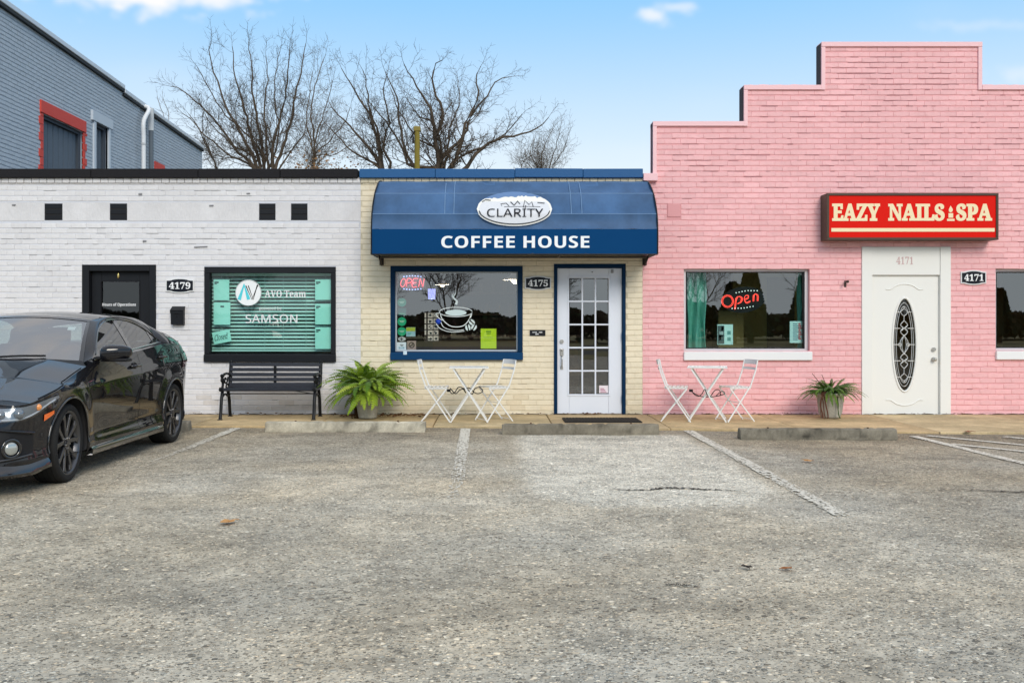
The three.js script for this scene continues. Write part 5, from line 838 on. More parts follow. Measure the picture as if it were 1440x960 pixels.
// ---------------------------------------------------------------- bare trees behind the shops
const bark = M([.075, .058, .045], { roughness: 1 }), barkPale = M([.15, .115, .085], { roughness: 1 }), barkWarm = M([.105, .08, .058], { roughness: 1 });
function branchTube(out, pts, r0, r1, sides) {
  const P = out.P, I = out.I, base = P.length / 3, n = pts.length;
  for (let i = 0; i < n; i++) {
    const d = (pts[Math.min(i + 1, n - 1)]).clone().sub(pts[Math.max(i - 1, 0)]).normalize(), u = (Math.abs(d.y) > .9 ? V(1, 0, 0) : V(0, 1, 0)).cross(d).normalize(), w = d.clone().cross(u), r = mix(r0, r1, i / (n - 1));
    for (let k = 0; k < sides; k++) { const a = k / sides * 6.2832, c = Math.cos(a) * r, s = Math.sin(a) * r; P.push(pts[i].x + u.x * c + w.x * s, pts[i].y + u.y * c + w.y * s, pts[i].z + u.z * c + w.z * s); }
    if (i) for (let k = 0; k < sides; k++) { const a = base + (i - 1) * sides + k, b = base + (i - 1) * sides + (k + 1) % sides; I.push(a, b, a + sides, b, b + sides, a + sides); }
  }
}
function tubesMesh(name, out, m, parent) { const g = new THREE.BufferGeometry(); g.setAttribute('position', new THREE.Float32BufferAttribute(out.P, 3)); g.setIndex(out.I); g.computeVertexNormals(); return mesh(name, g, m, parent); }
// stems: [dx, dz lean, length, radius]; every stem is a limb of its own, its small branches gather in the crown
function bareTree(o, seed, stems, q) {
  const r = rng(seed), crown = { P: [], I: [] };
  const { levels = 4, kids = [7, 6, 5, 4], shrink = .55, wig = .16, trop = .06, spread = 42, trunkR = .3, trunkH = 2 } = q;
  const grow = (p, dir, len, rad0, lv, out) => {
    const n = lv === 0 ? 9 : lv === 1 ? 6 : lv === 2 ? 5 : 3, pts = [p.clone()], d = dir.clone(), dirs = [d.clone()]; let c = p.clone();
    for (let i = 0; i < n; i++) { d.add(V((r() - .5) * wig * 2, (r() - .5) * wig + trop, (r() - .5) * wig * 2)).normalize(); c = c.clone().addScaledVector(d, len / n); pts.push(c); dirs.push(d.clone()); }
    branchTube(lv < 1 ? out : crown, pts, rad0, rad0 * (lv < 2 ? .32 : .45), lv === 0 ? 8 : lv === 1 ? 5 : lv === 2 ? 4 : 3);
    if (lv >= levels) return;
    const k = kids[lv]; let az = r() * 6.28;
    for (let j = 0; j < k; j++) {
      const t = lv === 0 ? .28 + .70 * (j + r() * .6) / k : .18 + .80 * (j + r() * .7) / k, f = Math.min(t, .99) * n, i = Math.floor(f), pt = pts[i].clone().lerp(pts[Math.min(i + 1, n)], f - i), dd = dirs[i];
      az += 2.4 + (r() - .5); const sp = rad(spread * (.6 + r() * .7)), u = (Math.abs(dd.y) > .9 ? V(1, 0, 0) : V(0, 1, 0)).cross(dd).normalize(), w = dd.clone().cross(u);
      const nd = dd.clone().multiplyScalar(Math.cos(sp)).addScaledVector(u, Math.sin(sp) * Math.cos(az)).addScaledVector(w, Math.sin(sp) * Math.sin(az)).normalize();
      grow(pt, nd, len * shrink * (.7 + r() * .5) * (1.15 - .5 * t), Math.max(rad0 * mix(.62, .36, t) * (.8 + r() * .3), q.minR ?? .006), lv + 1, out);
    }
    if (lv < levels) grow(pts[n], dirs[n], len * shrink * .8, Math.max(rad0 * .34, q.minR ?? .006), lv + 1, out);
  };
  const tr = { P: [], I: [] }; branchTube(tr, [V(0, -.3, 0), V(.03, trunkH * .35, 0), V(0, trunkH * .75, .02), V(0, trunkH + .15, 0)], trunkR * 1.35, trunkR, 12); tubesMesh('trunk', tr, q.m ?? bark, o);
  for (const [dx, dz, len, rr, h = 0] of stems) { const out = { P: [], I: [] }; grow(V(0, trunkH - .1 + h, 0), V(dx, 1, dz).normalize(), len, rr, 0, out); tubesMesh('limb', out, q.m ?? bark, o); }
  tubesMesh('crown', crown, q.m ?? bark, o);
}
const spot = (px, d) => [(px - 690) / F * d, 0, D - d];
// a tree whose main limbs follow given curves; small branches and twigs grow on them
function limbTree(o, seed, d, cx, limbs, q) {
  const r = rng(seed), crown = { P: [], I: [] }, { gap = .30, tw = 1.15, wig = .17, trop = .07, spread = 40, r0 = .06, levels = 3, kids = [5, 4, 3], m = bark, topY = 4.9, trunkR = .2 } = q;
  const loc = (px, py, z) => V((px - 690) / F * (d - z) - o.position.x, H + (453 - py) / F * (d - z), z);
  const twig = (p, dir, len, rad0, lv) => {
    const n = lv === 0 ? 6 : lv === 1 ? 4 : 3, pts = [p.clone()], dirs = [dir.clone()], dd = dir.clone(); let c = p.clone();
    for (let i = 0; i < n; i++) { dd.add(V((r() - .5) * wig * 2.4, (r() - .5) * wig + trop, (r() - .5) * wig * 2.4)).normalize(); c = c.clone().addScaledVector(dd, len / n); pts.push(c); dirs.push(dd.clone()); }
    branchTube(crown, pts, rad0, rad0 * .45, lv === 0 ? 5 : 3); if (lv >= levels) return;
    const k = kids[lv]; let az = r() * 6.28; for (let j = 0; j < k; j++) { const t = .2 + .78 * (j + r()) / k, f = Math.min(t, .99) * n, i = Math.floor(f); az += 2.4 + r() - .5; side(pts[i].clone().lerp(pts[i + 1], f - i), dirs[i], az, len * (.42 + r() * .25), Math.max(.0042, rad0 * .55), lv + 1); }
  };
  const side = (p, dd, az, len, rad0, lv) => { const sp = rad(spread * (.6 + r() * .8)), u = (Math.abs(dd.y) > .9 ? V(1, 0, 0) : V(0, 1, 0)).cross(dd).normalize(), w = dd.clone().cross(u); twig(p, dd.clone().multiplyScalar(Math.cos(sp)).addScaledVector(u, Math.sin(sp) * Math.cos(az)).addScaledVector(w, Math.sin(sp) * Math.sin(az)).normalize(), len, rad0, lv); };
  const tr = { P: [], I: [] }, tx = (cx - 690) / F * d - o.position.x; branchTube(tr, [V(tx, -.3, 0), V(tx + .03, topY * .4, 0), V(tx - .02, topY * .8, .02), V(tx, topY + .1, 0)], trunkR * 1.4, trunkR, 12); tubesMesh('trunk', tr, m, o);
  for (const L of limbs) {
    const w = L[0], zt = (r() - .5) * 3.2, n = L.length - 1, pts = [V(tx, topY, 0), ...L.slice(1).map(([a, b], i) => loc(211 + a / 2.275, 28 + b / 2.275, zt * (i + .3) / n))], c = new THREE.CatmullRomCurve3(pts, false, 'centripetal'), len = c.getLength(), N = Math.ceil(len / .28), sp = c.getSpacedPoints(N);
    for (let i = 2; i < N; i++) sp[i].add(V((r() - .5) * .07, (r() - .5) * .05, (r() - .5) * .1));
    const out = { P: [], I: [] }; branchTube(out, sp, r0 * w, .012, 7); tubesMesh('limb', out, m, o);
    let az = r() * 6; for (let s = Math.max(.22 * len, 1); s < len; s += gap * (.6 + r() * .8)) { const t = s / len, i = Math.min(N - 1, Math.floor(t * N)), dd = sp[i + 1].clone().sub(sp[i]).normalize(); az += 2.4 + r(); side(sp[i], dd, az, tw * (.55 + r() * .8) * (1.1 - .45 * t), Math.max(.006, r0 * w * (1 - t) * .42), t > .7 ? 1 : 0); }
    const dd = sp[N].clone().sub(sp[N - 1]).normalize(); twig(sp[N], dd, tw * .6, .008, 1);
  }
  tubesMesh('crown', crown, m, o);
}
{
  const t1 = thing('bare_tree', 'wide leafless tree with many upright stems nearest the grey building', 'tree', spot(372, 34));
  limbTree(t1, 11, 34, 368, [[1.1, [340, 470], [310, 400], [255, 300], [215, 200], [190, 110], [195, 70]], [1, [335, 470], [290, 430], [220, 340], [150, 265], [95, 220], [65, 212]], [1.1, [350, 470], [325, 380], [300, 280], [270, 180], [262, 85]], [1.1, [365, 470], [350, 360], [330, 250], [322, 140], [315, 70]], [.8, [375, 470], [372, 380], [365, 280], [375, 190], [370, 120]], [1.1, [390, 470], [395, 400], [420, 300], [440, 200], [445, 90]], [1.1, [400, 470], [430, 400], [450, 310], [470, 220], [490, 115], [498, 75]], [.7, [415, 470], [450, 420], [490, 365], [505, 325]], [.8, [330, 470], [270, 440], [200, 390], [140, 330], [105, 300]], [.6, [350, 420], [290, 350], [230, 290], [165, 180], [150, 150]], [.6, [380, 470], [410, 370], [400, 260], [405, 150], [415, 100]], [.5, [330, 440], [265, 400], [200, 340], [175, 300]]], { m: barkWarm, gap: .33, tw: 1.0, topY: 5.6, trunkR: .2, r0: .066 });
  const t6 = thing('bare_tree', 'slender leaning leafless tree just past the end of the grey building', 'tree', spot(303, 36));
  limbTree(t6, 15, 36, 305, [[1, [210, 470], [182, 410], [152, 340], [122, 300]], [.7, [205, 460], [175, 380], [165, 330], [172, 290]]], { m: barkWarm, gap: .3, tw: .8, topY: 5.6, trunkR: .09, r0: .05 });
  const t2 = thing('bare_tree', 'leafless tree with crooked spreading limbs behind the blue awning', 'tree', spot(612, 32));
  limbTree(t2, 29, 32, 612, [[.8, [920, 475], [830, 468], [800, 390], [740, 310], [690, 250]], [.9, [915, 475], [840, 465], [800, 340], [790, 250], [752, 165]], [1.1, [920, 470], [910, 370], [890, 270], [840, 190], [812, 140]], [1.2, [925, 470], [915, 380], [935, 300], [905, 200], [912, 140], [935, 128]], [1.1, [960, 470], [985, 420], [1010, 330], [1050, 240], [1045, 180], [1058, 148]], [.9, [930, 440], [1000, 380], [1030, 300], [1080, 240], [1110, 195], [1150, 182]], [1.1, [1015, 470], [1050, 420], [1120, 380], [1190, 365], [1245, 340], [1275, 312]], [.7, [985, 445], [1080, 400], [1160, 340], [1190, 302]], [.6, [935, 430], [900, 330], [850, 300], [820, 250]], [.6, [950, 440], [960, 350], [990, 260], [985, 190]], [.6, [925, 420], [860, 380], [800, 300], [770, 220]]], { m: barkWarm, gap: .33, tw: .95, topY: 5.5, trunkR: .2, r0: .082, wig: .24, spread: 46 });
  const t7 = thing('bare_tree', 'leafless tree with limbs sweeping left beside the yellowish pole', 'tree', spot(535, 33));
  limbTree(t7, 37, 33, 536, [[1, [735, 470], [690, 400], [640, 340], [590, 290], [572, 262]], [1.1, [740, 470], [725, 380], [700, 300], [650, 220], [612, 155]], [.8, [742, 470], [735, 390], [700, 270], [690, 190], [680, 160]], [.8, [770, 470], [745, 400], [765, 320], [745, 230], [760, 170]], [.7, [730, 470], [660, 430], [600, 370], [560, 330]]], { m: barkWarm, gap: .33, tw: .95, topY: 5.6, trunkR: .13, r0: .075, wig: .22, spread: 44 });
  const t3 = thing('bare_tree', 'thin leafless tree between the two wide leafless trees', 'tree', spot(443, 40));
  limbTree(t3, 51, 40, 442, [[1, [525, 470], [525, 380], [515, 300], [530, 200], [558, 118]], [.9, [525, 400], [545, 330], [570, 250], [583, 195]], [.8, [520, 420], [500, 330], [510, 230], [520, 165]], [.7, [530, 430], [580, 380], [620, 330], [640, 280]], [.6, [525, 440], [590, 430], [640, 400], [670, 390]]], { m: barkPale, gap: .28, tw: 1.2, topY: 6, trunkR: .12, r0: .055 });
  const t4 = thing('bare_tree', 'small fine twigged leafless tree low beside the stepped pink wall', 'tree', spot(772, 44));
  limbTree(t4, 63, 44, 768, [[1, [1240, 470], [1215, 420], [1232, 375]], [1, [1250, 470], [1262, 400], [1292, 345]], [1, [1280, 470], [1300, 400], [1312, 352]], [.8, [1190, 465], [1225, 430], [1240, 400]], [.8, [1290, 470], [1320, 420], [1335, 380]], [.8, [1215, 465], [1180, 450], [1165, 440]]], { m: barkPale, gap: .2, tw: 1.0, topY: 6.1, trunkR: .1, r0: .04 });
  const t5 = thing('bare_tree', 'sparse pale leafless tree peeping over the end of the grey building', 'tree', spot(226, 46));
  limbTree(t5, 77, 46, 240, [[.8, [75, 400], [50, 330], [30, 270], [22, 245]], [.7, [80, 420], [60, 350], [55, 290], [40, 250]]], { m: barkPale, gap: .5, tw: .7, topY: 6.2, trunkR: .08, r0: .03, levels: 2 });
  // a few brown leaves still hanging low in the first trees
  for (const [t, cx, cy, w, n, sd] of [[t1, 1.6, 6.7, 1.2, 150, 1], [t3, .8, 7.4, 1.6, 230, 2]]) { const r = rng(sd), gs = []; for (let i = 0; i < n; i++) { const g = leafGeo(.05, i); g.rotateX(r() * 6); g.rotateY(r() * 6); g.translate(cx + (r() + r() - 1) * w, cy + (r() + r() - 1) * .7, (r() - .5) * 2); gs.push(g); } mesh('dry_leaves', mergeGeometries(gs), M([.30, .17, .08], { roughness: 1 }), t).userData.kind = 'stuff'; }
  const pole = thing('wooden_pole', 'yellowish weathered wooden pole standing behind the blue roof edge', 'pole', spot(586.5, 24)), ph = H + (453 - 178) / F * 24;
  mb().add(new THREE.CylinderGeometry(.065, .075, ph, 12), 0, ph / 2, 0).build('post', M([.24, .19, .04], { bumpMap: roughTex, bumpScale: .01, roughness: 1 }), pole); mb().box(.17, .12, .15, 0, ph - .06, 0, .02).build('cap', M([.26, .20, .05]), pole); mb().bar(V(-.16, ph - .3, .06), V(-.06, ph - .12, .06), .02).box(.05, .16, .05, -.09, ph - .33, .06, .01).build('bracket', dark, pole);
}
// ---------------------------------------------------------------- across the street: what the glass and the black car mirror
{
  struct(mesh('grass_verge', metric(new THREE.PlaneGeometry(120, 6, 1, 1).rotateX(-Math.PI / 2).translate(0, .012, 27)), M([.20, .17, .07], { map: blotTex, roughness: 1 })));
  struct(mesh('road', metric(new THREE.PlaneGeometry(240, 9, 1, 1).rotateX(-Math.PI / 2).translate(0, .004, 34.6)), M([.09, .09, .09], { map: asphTex, roughness: .95 })));
  struct(mesh('grass_field', metric(new THREE.PlaneGeometry(300, 90, 1, 1).rotateX(-Math.PI / 2).translate(0, -.03, 84)), M([.17, .15, .06], { map: blotTex, roughness: 1 })));
  // scrub and wood beyond the road
  const r = rng(17), n = 26000, leaf = new THREE.PlaneGeometry(.55, .38), im = new THREE.InstancedMesh(leaf, M([.05, .05, .03], { roughness: 1 }), n), m4 = new THREE.Matrix4(), c = new THREE.Color(); im.name = 'woodland_edge';
  for (let i = 0; i < n; i++) { const x = (r() - .5) * 150, ht = 1.7 + 1.0 * fbm(x * .05, 2, 1, 3) + .7 * fbm(x * .22, 5, 1, 2), z = 58 + r() * 10; m4.makeRotationFromEuler(new THREE.Euler(r() * 6, r() * 6, r() * 6)).setPosition(x, Math.max(.05, ht) * (1 - r() * r()) + .1, z); im.setMatrixAt(i, m4); c.setRGB(.6 + r() * .9, .6 + r() * .7, .5 + r() * .5); im.setColorAt(i, c); }
  im.castShadow = im.receiveShadow = true; im.userData = { label: 'low dark woodland across the road mirrored in the windows', category: 'woodland', kind: 'stuff' }; scene.add(im);
  const a = thing('bare_tree', 'leafless tree across the street mirrored in the coffee shop window', 'tree', [-3.4, 0, 66]); bareTree(a, 91, [[-.6, .1, 4.2, .07], [-.2, -.3, 4.8, .08], [.2, .3, 4.6, .07], [.6, 0, 4.2, .07]], { trunkH: 1.6, trunkR: .13, kids: [7, 6, 5], levels: 3, shrink: .5, wig: .16, trop: .04, minR: .016 });
  [[-9.5, 70, 1, 'leafless tree across the street mirrored at the left of coffee shop window'], [4.2, 60, 2, 'leafless tree across the street mirrored in the glass door panes'], [16.5, 66, 3, 'leafless tree across the street mirrored in the pink shop window'], [26, 64, 4.4, 'leafless tree across the street mirrored at right of the pink shop'], [-18, 60, 5, 'leafless tree across the street mirrored in the car windows']].forEach(([x, z, t, l]) => copy(a, [x, 0, z], t, l));
  const conifer = (x, z, h, l) => { const o = thing('conifer', l, 'tree', [x, 0, z]); mb().add(new THREE.CylinderGeometry(.1, .22, h * .9, 8), 0, h * .45, 0).build('trunk', bark, o); const rr = rng(Math.round(h * 100)), g = new THREE.PlaneGeometry(.7, .22), gs = []; for (let i = 0; i < 1500; i++) { const t = rr(), y = .5 + t * (h - .5), R = (1 - t) * h * .22 * (.6 + .5 * rr()) + .1, a2 = rr() * 6.28, q = g.clone(); q.rotateX(-1 + rr() * 2); q.rotateZ(-.3); q.rotateY(a2); q.translate(Math.cos(a2) * R, y, Math.sin(a2) * R); gs.push(q); } mesh('crown', mergeGeometries(gs.map(plain)), M([.022, .04, .018], { roughness: 1 }), o); };
  conifer(15.0, 47, 3.7, 'dark conifer across the street mirrored left in the pink shop window'); conifer(16.6, 49, 4.6, 'tall dark conifer across the street mirrored near the Open sign'); conifer(19.2, 46, 4.2, 'dark conifer across the street mirrored at the right edge of a window'); conifer(33, 50, 3.4, 'dark conifer across the street mirrored in the rightmost window');
  const p = thing('utility_pole', 'wooden utility pole across the street mirrored in the coffee shop window', 'pole', [1.6, 0, 31]); mb().bar(V(0, 0, 0), V(-.5, 9.5, 0), .15, 10, .11).build('post', bark, p); mb().box(2.2, .12, .12, -.45, 8.8, 0, .01).build('cross_arm', bark, p);
  const w = thing('overhead_wire', 'dark overhead wire across the street mirrored in the coffee window', 'wire', [0, 0, 31]); mb().tube([V(-40, 7.2, 0), V(-20, 5.2, 0), V(-4, 4.3, 0), V(1.2, 4.9, 0), V(16, 4.2, 0), V(34, 6.4, 0)], .03, 60, 5).build('strand', gloss, w);
}

// ---------------------------------------------------------------- black hatchback (its own frame: z forward from the front axle, x to its left)
{
  const car = thing('parked_car', 'black five door hatchback parked nose out at the left edge of the lot', 'car', [-4.37, 0, 5.745]);
  const paint = MP([.006, .006, .008], { roughness: .6, clearcoat: 1, clearcoatRoughness: .015, specularIntensity: .1 }), plastic = M([.014, .014, .015], { roughness: .6 }), piano = MP([.005, .005, .006], { roughness: .12, clearcoat: 1 });
  const tint = MP([.42, .52, .50], { transmission: 1, thickness: 0, roughness: 0, ior: 2.3, side: THREE.DoubleSide }), shield = MP([.66, .76, .73], { transmission: 1, thickness: 0, roughness: 0, ior: 3.5, side: THREE.DoubleSide });
  const chrome = M([.62, .63, .65], { metalness: 1, roughness: .18 }), rubber = M([.018, .018, .018], { roughness: .85 }), gunmetal = M([.10, .10, .105], { metalness: .8, roughness: .3 }), inside = M([.03, .03, .032], { roughness: .9 });
  // plan outline of the left half, nose to tail: x, z, top edge, bottom edge
  const K = [[0, .91, .70, .17], [.35, .895, .70, .17], [.62, .855, .695, .17], [.77, .765, .69, .17], [.85, .62, .70, .17], [.885, .45, .735, .18], [.90, .25, .775, .19], [.905, 0, .83, .20], [.905, -.35, .915, .20], [.905, -.65, .968, .20], [.905, -1.2, 1.0, .20], [.905, -1.9, 1.045, .20], [.905, -2.45, 1.085, .20], [.90, -2.85, 1.085, .21], [.875, -3.15, 1.06, .23], [.80, -3.40, 1.03, .26], [.62, -3.54, 1.01, .28], [.3, -3.605, 1.005, .28], [0, -3.62, 1.005, .28]];
  const cXZ = new THREE.CatmullRomCurve3(K.map(k => V(k[0], 0, k[1])), false, 'centripetal'), cT = new THREE.CatmullRomCurve3(K.map(k => V(k[0], k[2], k[1])), false, 'centripetal');
  const AX = [0, -2.70], RW = .325, RA = .375;
  // sample columns along the outline
  const cols = []; const NC = 3600; let acc = 0;
  for (let i = 0; i <= NC; i++) { const t = i / NC, p = cXZ.getPoint(t), q = cXZ.getPoint(Math.min(1, t + .0006)), q0 = cXZ.getPoint(Math.max(0, t - .0006)), d = q.clone().sub(q0).normalize(); const n = V(-d.z, 0, d.x); if (n.x < -1e-6 || (Math.abs(p.x) < 1e-3 && false)) n.negate(); const kf = t * (K.length - 1), k0 = Math.min(Math.floor(kf), K.length - 2); cols.push({ t, x: p.x, z: p.z, nx: n.x, nz: n.z, top: cT.getPoint(t).y, bot: mix(K[k0][3], K[k0 + 1][3], kf - k0) }); }
  for (const c of cols) { if (c.z > .5 && c.nz < 0) { c.nx *= -1; c.nz *= -1; } if (c.z < -3 && c.nz > 0) { c.nx *= -1; c.nz *= -1; } if (c.nx < 0) { c.nx = 0; } }
  const colAt = z => { let b = cols[0]; for (const c of cols) if (c.x > .5 || z > .8 ? Math.abs(c.z - z) < Math.abs(b.z - z) : false) b = c; return b; };
  const interp = (tab, y) => { if (y <= tab[0][0]) return tab[0][1]; for (let i = 0; i + 1 < tab.length; i++) if (y <= tab[i + 1][0]) { const t = (y - tab[i][0]) / (tab[i + 1][0] - tab[i][0]); return mix(tab[i][1], tab[i + 1][1], t * t * (3 - 2 * t) * .5 + t * .5); } return tab.at(-1)[1]; };
  const prFront = [[.15, .07], [.20, .01], [.30, .02], [.42, 0], [.55, .02], [.64, .07], [.72, .15]], prRear = [[.2, .08], [.3, .01], [.5, 0], [.7, .03], [.85, .07], [1.0, .17]];
  const sideInset = (y, z, top) => { const crease = mix(.78, .90, clamp((-z - .3) / 2.2)); return interp([[.18, .045], [.26, .012], [.33, .030], [.45, .026], [crease - .10, .006], [crease, 0], [crease + .03, .014], [top - .01, .052], [top + .02, .075]], y) + .03 * Math.exp(-(((y - .36) / .09) ** 2)) * smooth(-.45, -.8, z) * smooth(-2.4, -2.0, z) * .5; };
  const flare = (y, z) => { let f = 0; for (const a of AX) { const d = Math.hypot(z - a, y - RW); f = Math.max(f, .016 * smooth(.56, .385, d)); } return f; };
  const shell = (c, y, lift = 0) => { const f = smooth(.35, .9, c.nz), r = smooth(.35, .9, -c.nz), s = 1 - f - r; const i = f * interp(prFront, y) + r * interp(prRear, y) + s * sideInset(y, c.z, c.top) - s * flare(y, c.z) - lift; return V(c.x - c.nx * i, y, c.z - c.nz * i); };
  const botOf = c => { let b = c.bot; if (c.nx > .6) for (const a of AX) { const dz = c.z - a; if (Math.abs(dz) < RA) b = Math.max(b, RW + Math.sqrt(RA * RA - dz * dz)); } return b; };
  const both = (name, g, m, parent = car, creased = 0) => { const l = mesh(name, metric(g), m, parent), q = g.clone(); q.scale(-1, 1, 1); const I = q.index.array; for (let i = 0; i < I.length; i += 3) { const t = I[i]; I[i] = I[i + 1]; I[i + 1] = t; } q.computeVertexNormals(); const r = mesh(name, metric(q), m, parent); return [l, r]; };
  // a panel of the shell between two places along the outline
  const iz = z => { let b = 0; cols.forEach((c, i) => { if (c.z <= .62 && c.z >= -3.35 && Math.abs(c.z - z) < Math.abs(cols[b].z - z)) b = i; }); return b; };
  function panel(i0, i1, lo, hi, lift = 0, rows = 16, step = 3) { const idx = []; for (let i = i0; i < i1; i += step * 4) idx.push(i); idx.push(i1); return grid(idx.length - 1, rows, (s, t, i, j) => { const c = cols[idx[i]], a = lo(c), b = hi(c); return shell(c, mix(a, b, j / rows), lift); }, true); }
  const topOf = c => c.top, iN = 0, iF = iz(.385), iD = iz(-.62), iB = iz(-1.66), iQ = iz(-2.42), iE = NC;
  const cuts = [[iN, iF - 1, 'front_bumper'], [iF + 1, iD - 1, 'front_fender'], [iD + 1, iB - 1, 'front_door'], [iB + 1, iQ - 1, 'rear_door'], [iQ + 1, iz(-3.12), 'quarter_panel'], [iz(-3.12) + 1, iE, 'rear_bumper']];
  const made = {}; for (const [a, b, n] of cuts) made[n] = both(n, panel(a, b, botOf, topOf, 0, n.includes('door') ? 22 : 20, 2), paint);
  // seam backing, wheel housings, floor
  mesh('under_body', metric(grid(20, 8, (s, t) => V(mix(-.80, .80, t), .19, mix(.80, -3.4, s)))), inside, car);
  for (const a of AX) for (const s of [-1, 1]) { const g = new THREE.CylinderGeometry(RA + .012, RA + .012, .34, 36, 1, true, 0, Math.PI); g.rotateZ(Math.PI / 2); g.rotateX(0); const h = mb().add(new THREE.CylinderGeometry(RA + .014, RA + .014, .32, 40, 1, true), 0, 0, 0, 0, 0, Math.PI / 2).add(new THREE.CircleGeometry(RA + .014, 40), -s * .16, 0, 0, 0, s * Math.PI / 2, 0); const w = h.build('wheel_housing', inside, car), wp = w.geometry.attributes.position; for (let i = 0; i < wp.count; i++) if (wp.getY(i) < -.11) wp.setY(i, -.11); w.position.set(s * .72, RW + .01, a); }
  both('seam_filler', panel(iF - 6, iz(-3.0), c => Math.max(botOf(c) + .02, .25), c => c.top - .01, -.022, 8, 6), inside);
  // arch lips
  for (const a of AX) { const pts = Array.from({ length: 25 }, (_, i) => { const an = mix(-.10, Math.PI + .10, i / 24), z = a + RA * Math.cos(an), y = RW + RA * Math.sin(an); return shell(colAt(z), Math.max(y, .23), .002); }); both('arch_lip', new THREE.TubeGeometry(new THREE.CatmullRomCurve3(pts), 48, .009, 6), piano); }
  // sills
  both('side_skirt', grid(40, 4, (s, t) => { const z = mix(-.42, -2.28, s), c = colAt(z), y = [.24, .225, .20, .17, .165][Math.round(t * 4)], l = [-.005, .022, .038, .034, -.04][Math.round(t * 4)]; const p = shell(c, Math.max(y, .2), l); p.y = y; return p; }, true), piano);
  for (const s of [-1, 1]) mb().bb(s * .86, .20, -.435, s * .70, .42, -.428, .003).build('mud_flap', rubber, car);
  // hood
  const iH = iz(-.46), hoodIdx = []; for (let i = 0; i <= iH; i += 12) hoodIdx.push(i);
  const hoodPt = (c, u) => { const e = shell(c, c.top), xe = Math.max(e.x, 1e-4), x = u * xe, f = smooth(.95, -.2, e.z), crown = (.022 + .050 * f) * (1 - Math.pow(Math.abs(u), 2.4)), rid = .007 * f * Math.exp(-(((Math.abs(x) - .52) / .11) ** 2)); return V(x, e.y + crown + rid * smooth(.9, .5, e.z), e.z); };
  mesh('hood', metric(grid(hoodIdx.length - 1, 36, (s, t, i, j) => hoodPt(cols[hoodIdx[i]], j / 18 - 1), false)), paint, car);
  // hood shut line: thin dark groove strip lying along the fender top
  both('hood_seam', (() => { const pts = []; for (let i = iz(.50); i <= iz(-.44); i += 48) { const c = cols[i]; const p = shell(c, c.top); p.x -= .014; p.y += .006; pts.push(p); } return new THREE.TubeGeometry(new THREE.CatmullRomCurve3(pts), 40, .0035, 5); })(), plastic);
  // windscreen, cowl, roof
  const wb = t => V(.735 * t, .962 + .035 * (1 - t * t), -.66 + .22 * (1 - t * t)), wt = t => V(.575 * t, 1.338 + .045 * (1 - t * t), -1.215 + .07 * (1 - t * t));
  const ws = (u, t) => { const p = wb(t).lerp(wt(t), u), k = .028 * Math.sin(Math.PI * u); return p.add(V(0, k * .83, k * .55)); };
  mesh('windshield', metric(grid(10, 24, (s, t) => ws(mix(.02, .97, s), mix(-.965, .965, t)), false)), shield, car);
  both('windshield_trim', grid(10, 2, (s, t) => ws(s, mix(.955, 1.0, t)).add(V(0, .002, .002))), piano); mesh('windshield_trim', metric(grid(1, 24, (s, t) => ws(mix(.945, 1.0, s), t * 2 - 1).add(V(0, .003, .003)))), piano, car);
  mesh('cowl', metric(grid(4, 24, (s, t) => { const u = t * 2 - 1, a = hoodPt(cols[iH], u), b = ws(.03, u * .985); return a.add(V(0, -.012, 0)).lerp(b, s); })), plastic, car);
  const roofS = [[-1.215, .575, 1.338, .045], [-1.5, .595, 1.372, .05], [-1.85, .605, 1.382, .05], [-2.25, .60, 1.365, .048], [-2.6, .585, 1.318, .045], [-2.86, .565, 1.262, .042]].map(a => V(a[1], a[2], a[0])), roofC = new THREE.CatmullRomCurve3(roofS, false, 'centripetal');
  const roofPt = (s, u) => { const e = roofC.getPoint(s); return V(e.x * u, e.y + .047 * (1 - u * u) - .0, e.z + (s < .05 ? .07 * (1 - u * u) * (1 - s * 20) : 0)); };
  mesh('roof', metric(grid(26, 24, (s, t) => roofPt(s, t * 2 - 1))), paint, car);
  mesh('aerial', new RoundedBoxGeometry(.05, .05, .13, 3, .02).translate(0, 1.395, -2.45), paint, car);
  // tailgate glass, spoiler, deck
  const hg = (s, u) => { const a = roofPt(1, u), b = V(.64 * u, 1.072 + .02 * (1 - u * u), -3.40 - .05 * (1 - u * u)); return a.lerp(b, s).add(V(0, .03 * Math.sin(Math.PI * s), 0)); };
  mesh('rear_window', metric(grid(10, 20, (s, t) => hg(mix(.03, .95, s), mix(-.93, .93, t)))), tint, car);
  both('tailgate_frame', grid(10, 2, (s, t) => hg(s, mix(.92, 1.0, t)).add(V(0, .002, 0))), paint);
  mesh('spoiler', metric(grid(3, 20, (s, t) => { const u = t * 2 - 1, y = [1.08, 1.105, 1.10, 1.05][Math.round(s * 3)], z = [-3.36, -3.44, -3.56, -3.565][Math.round(s * 3)]; return V(.68 * u, y + .015 * (1 - u * u), z - .04 * (1 - u * u) + .05 * u * u); })), paint, car);
  const iR = iz(-3.12), rIdx = []; for (let i = iz(-2.6); i <= NC; i += 24) rIdx.push(i); if (rIdx.at(-1) !== NC) rIdx.push(NC);
  const beltTop = c => { const e = shell(c, c.top); return e; };
  // greenhouse sides: everything lies on one curved surface x = XS(y)
  const XS = y => .832 - .232 * Math.pow(clamp((y - .97) / .40, 0, 1.2), 1.12);
  const beltY = z => mix(.985, 1.105, clamp((-z - .62) / 1.93)) , railPts = [[-.74, 1.03], [-.92, 1.145], [-1.15, 1.262], [-1.4, 1.328], [-1.7, 1.35], [-2.0, 1.335], [-2.25, 1.285], [-2.45, 1.20], [-2.60, 1.118]];
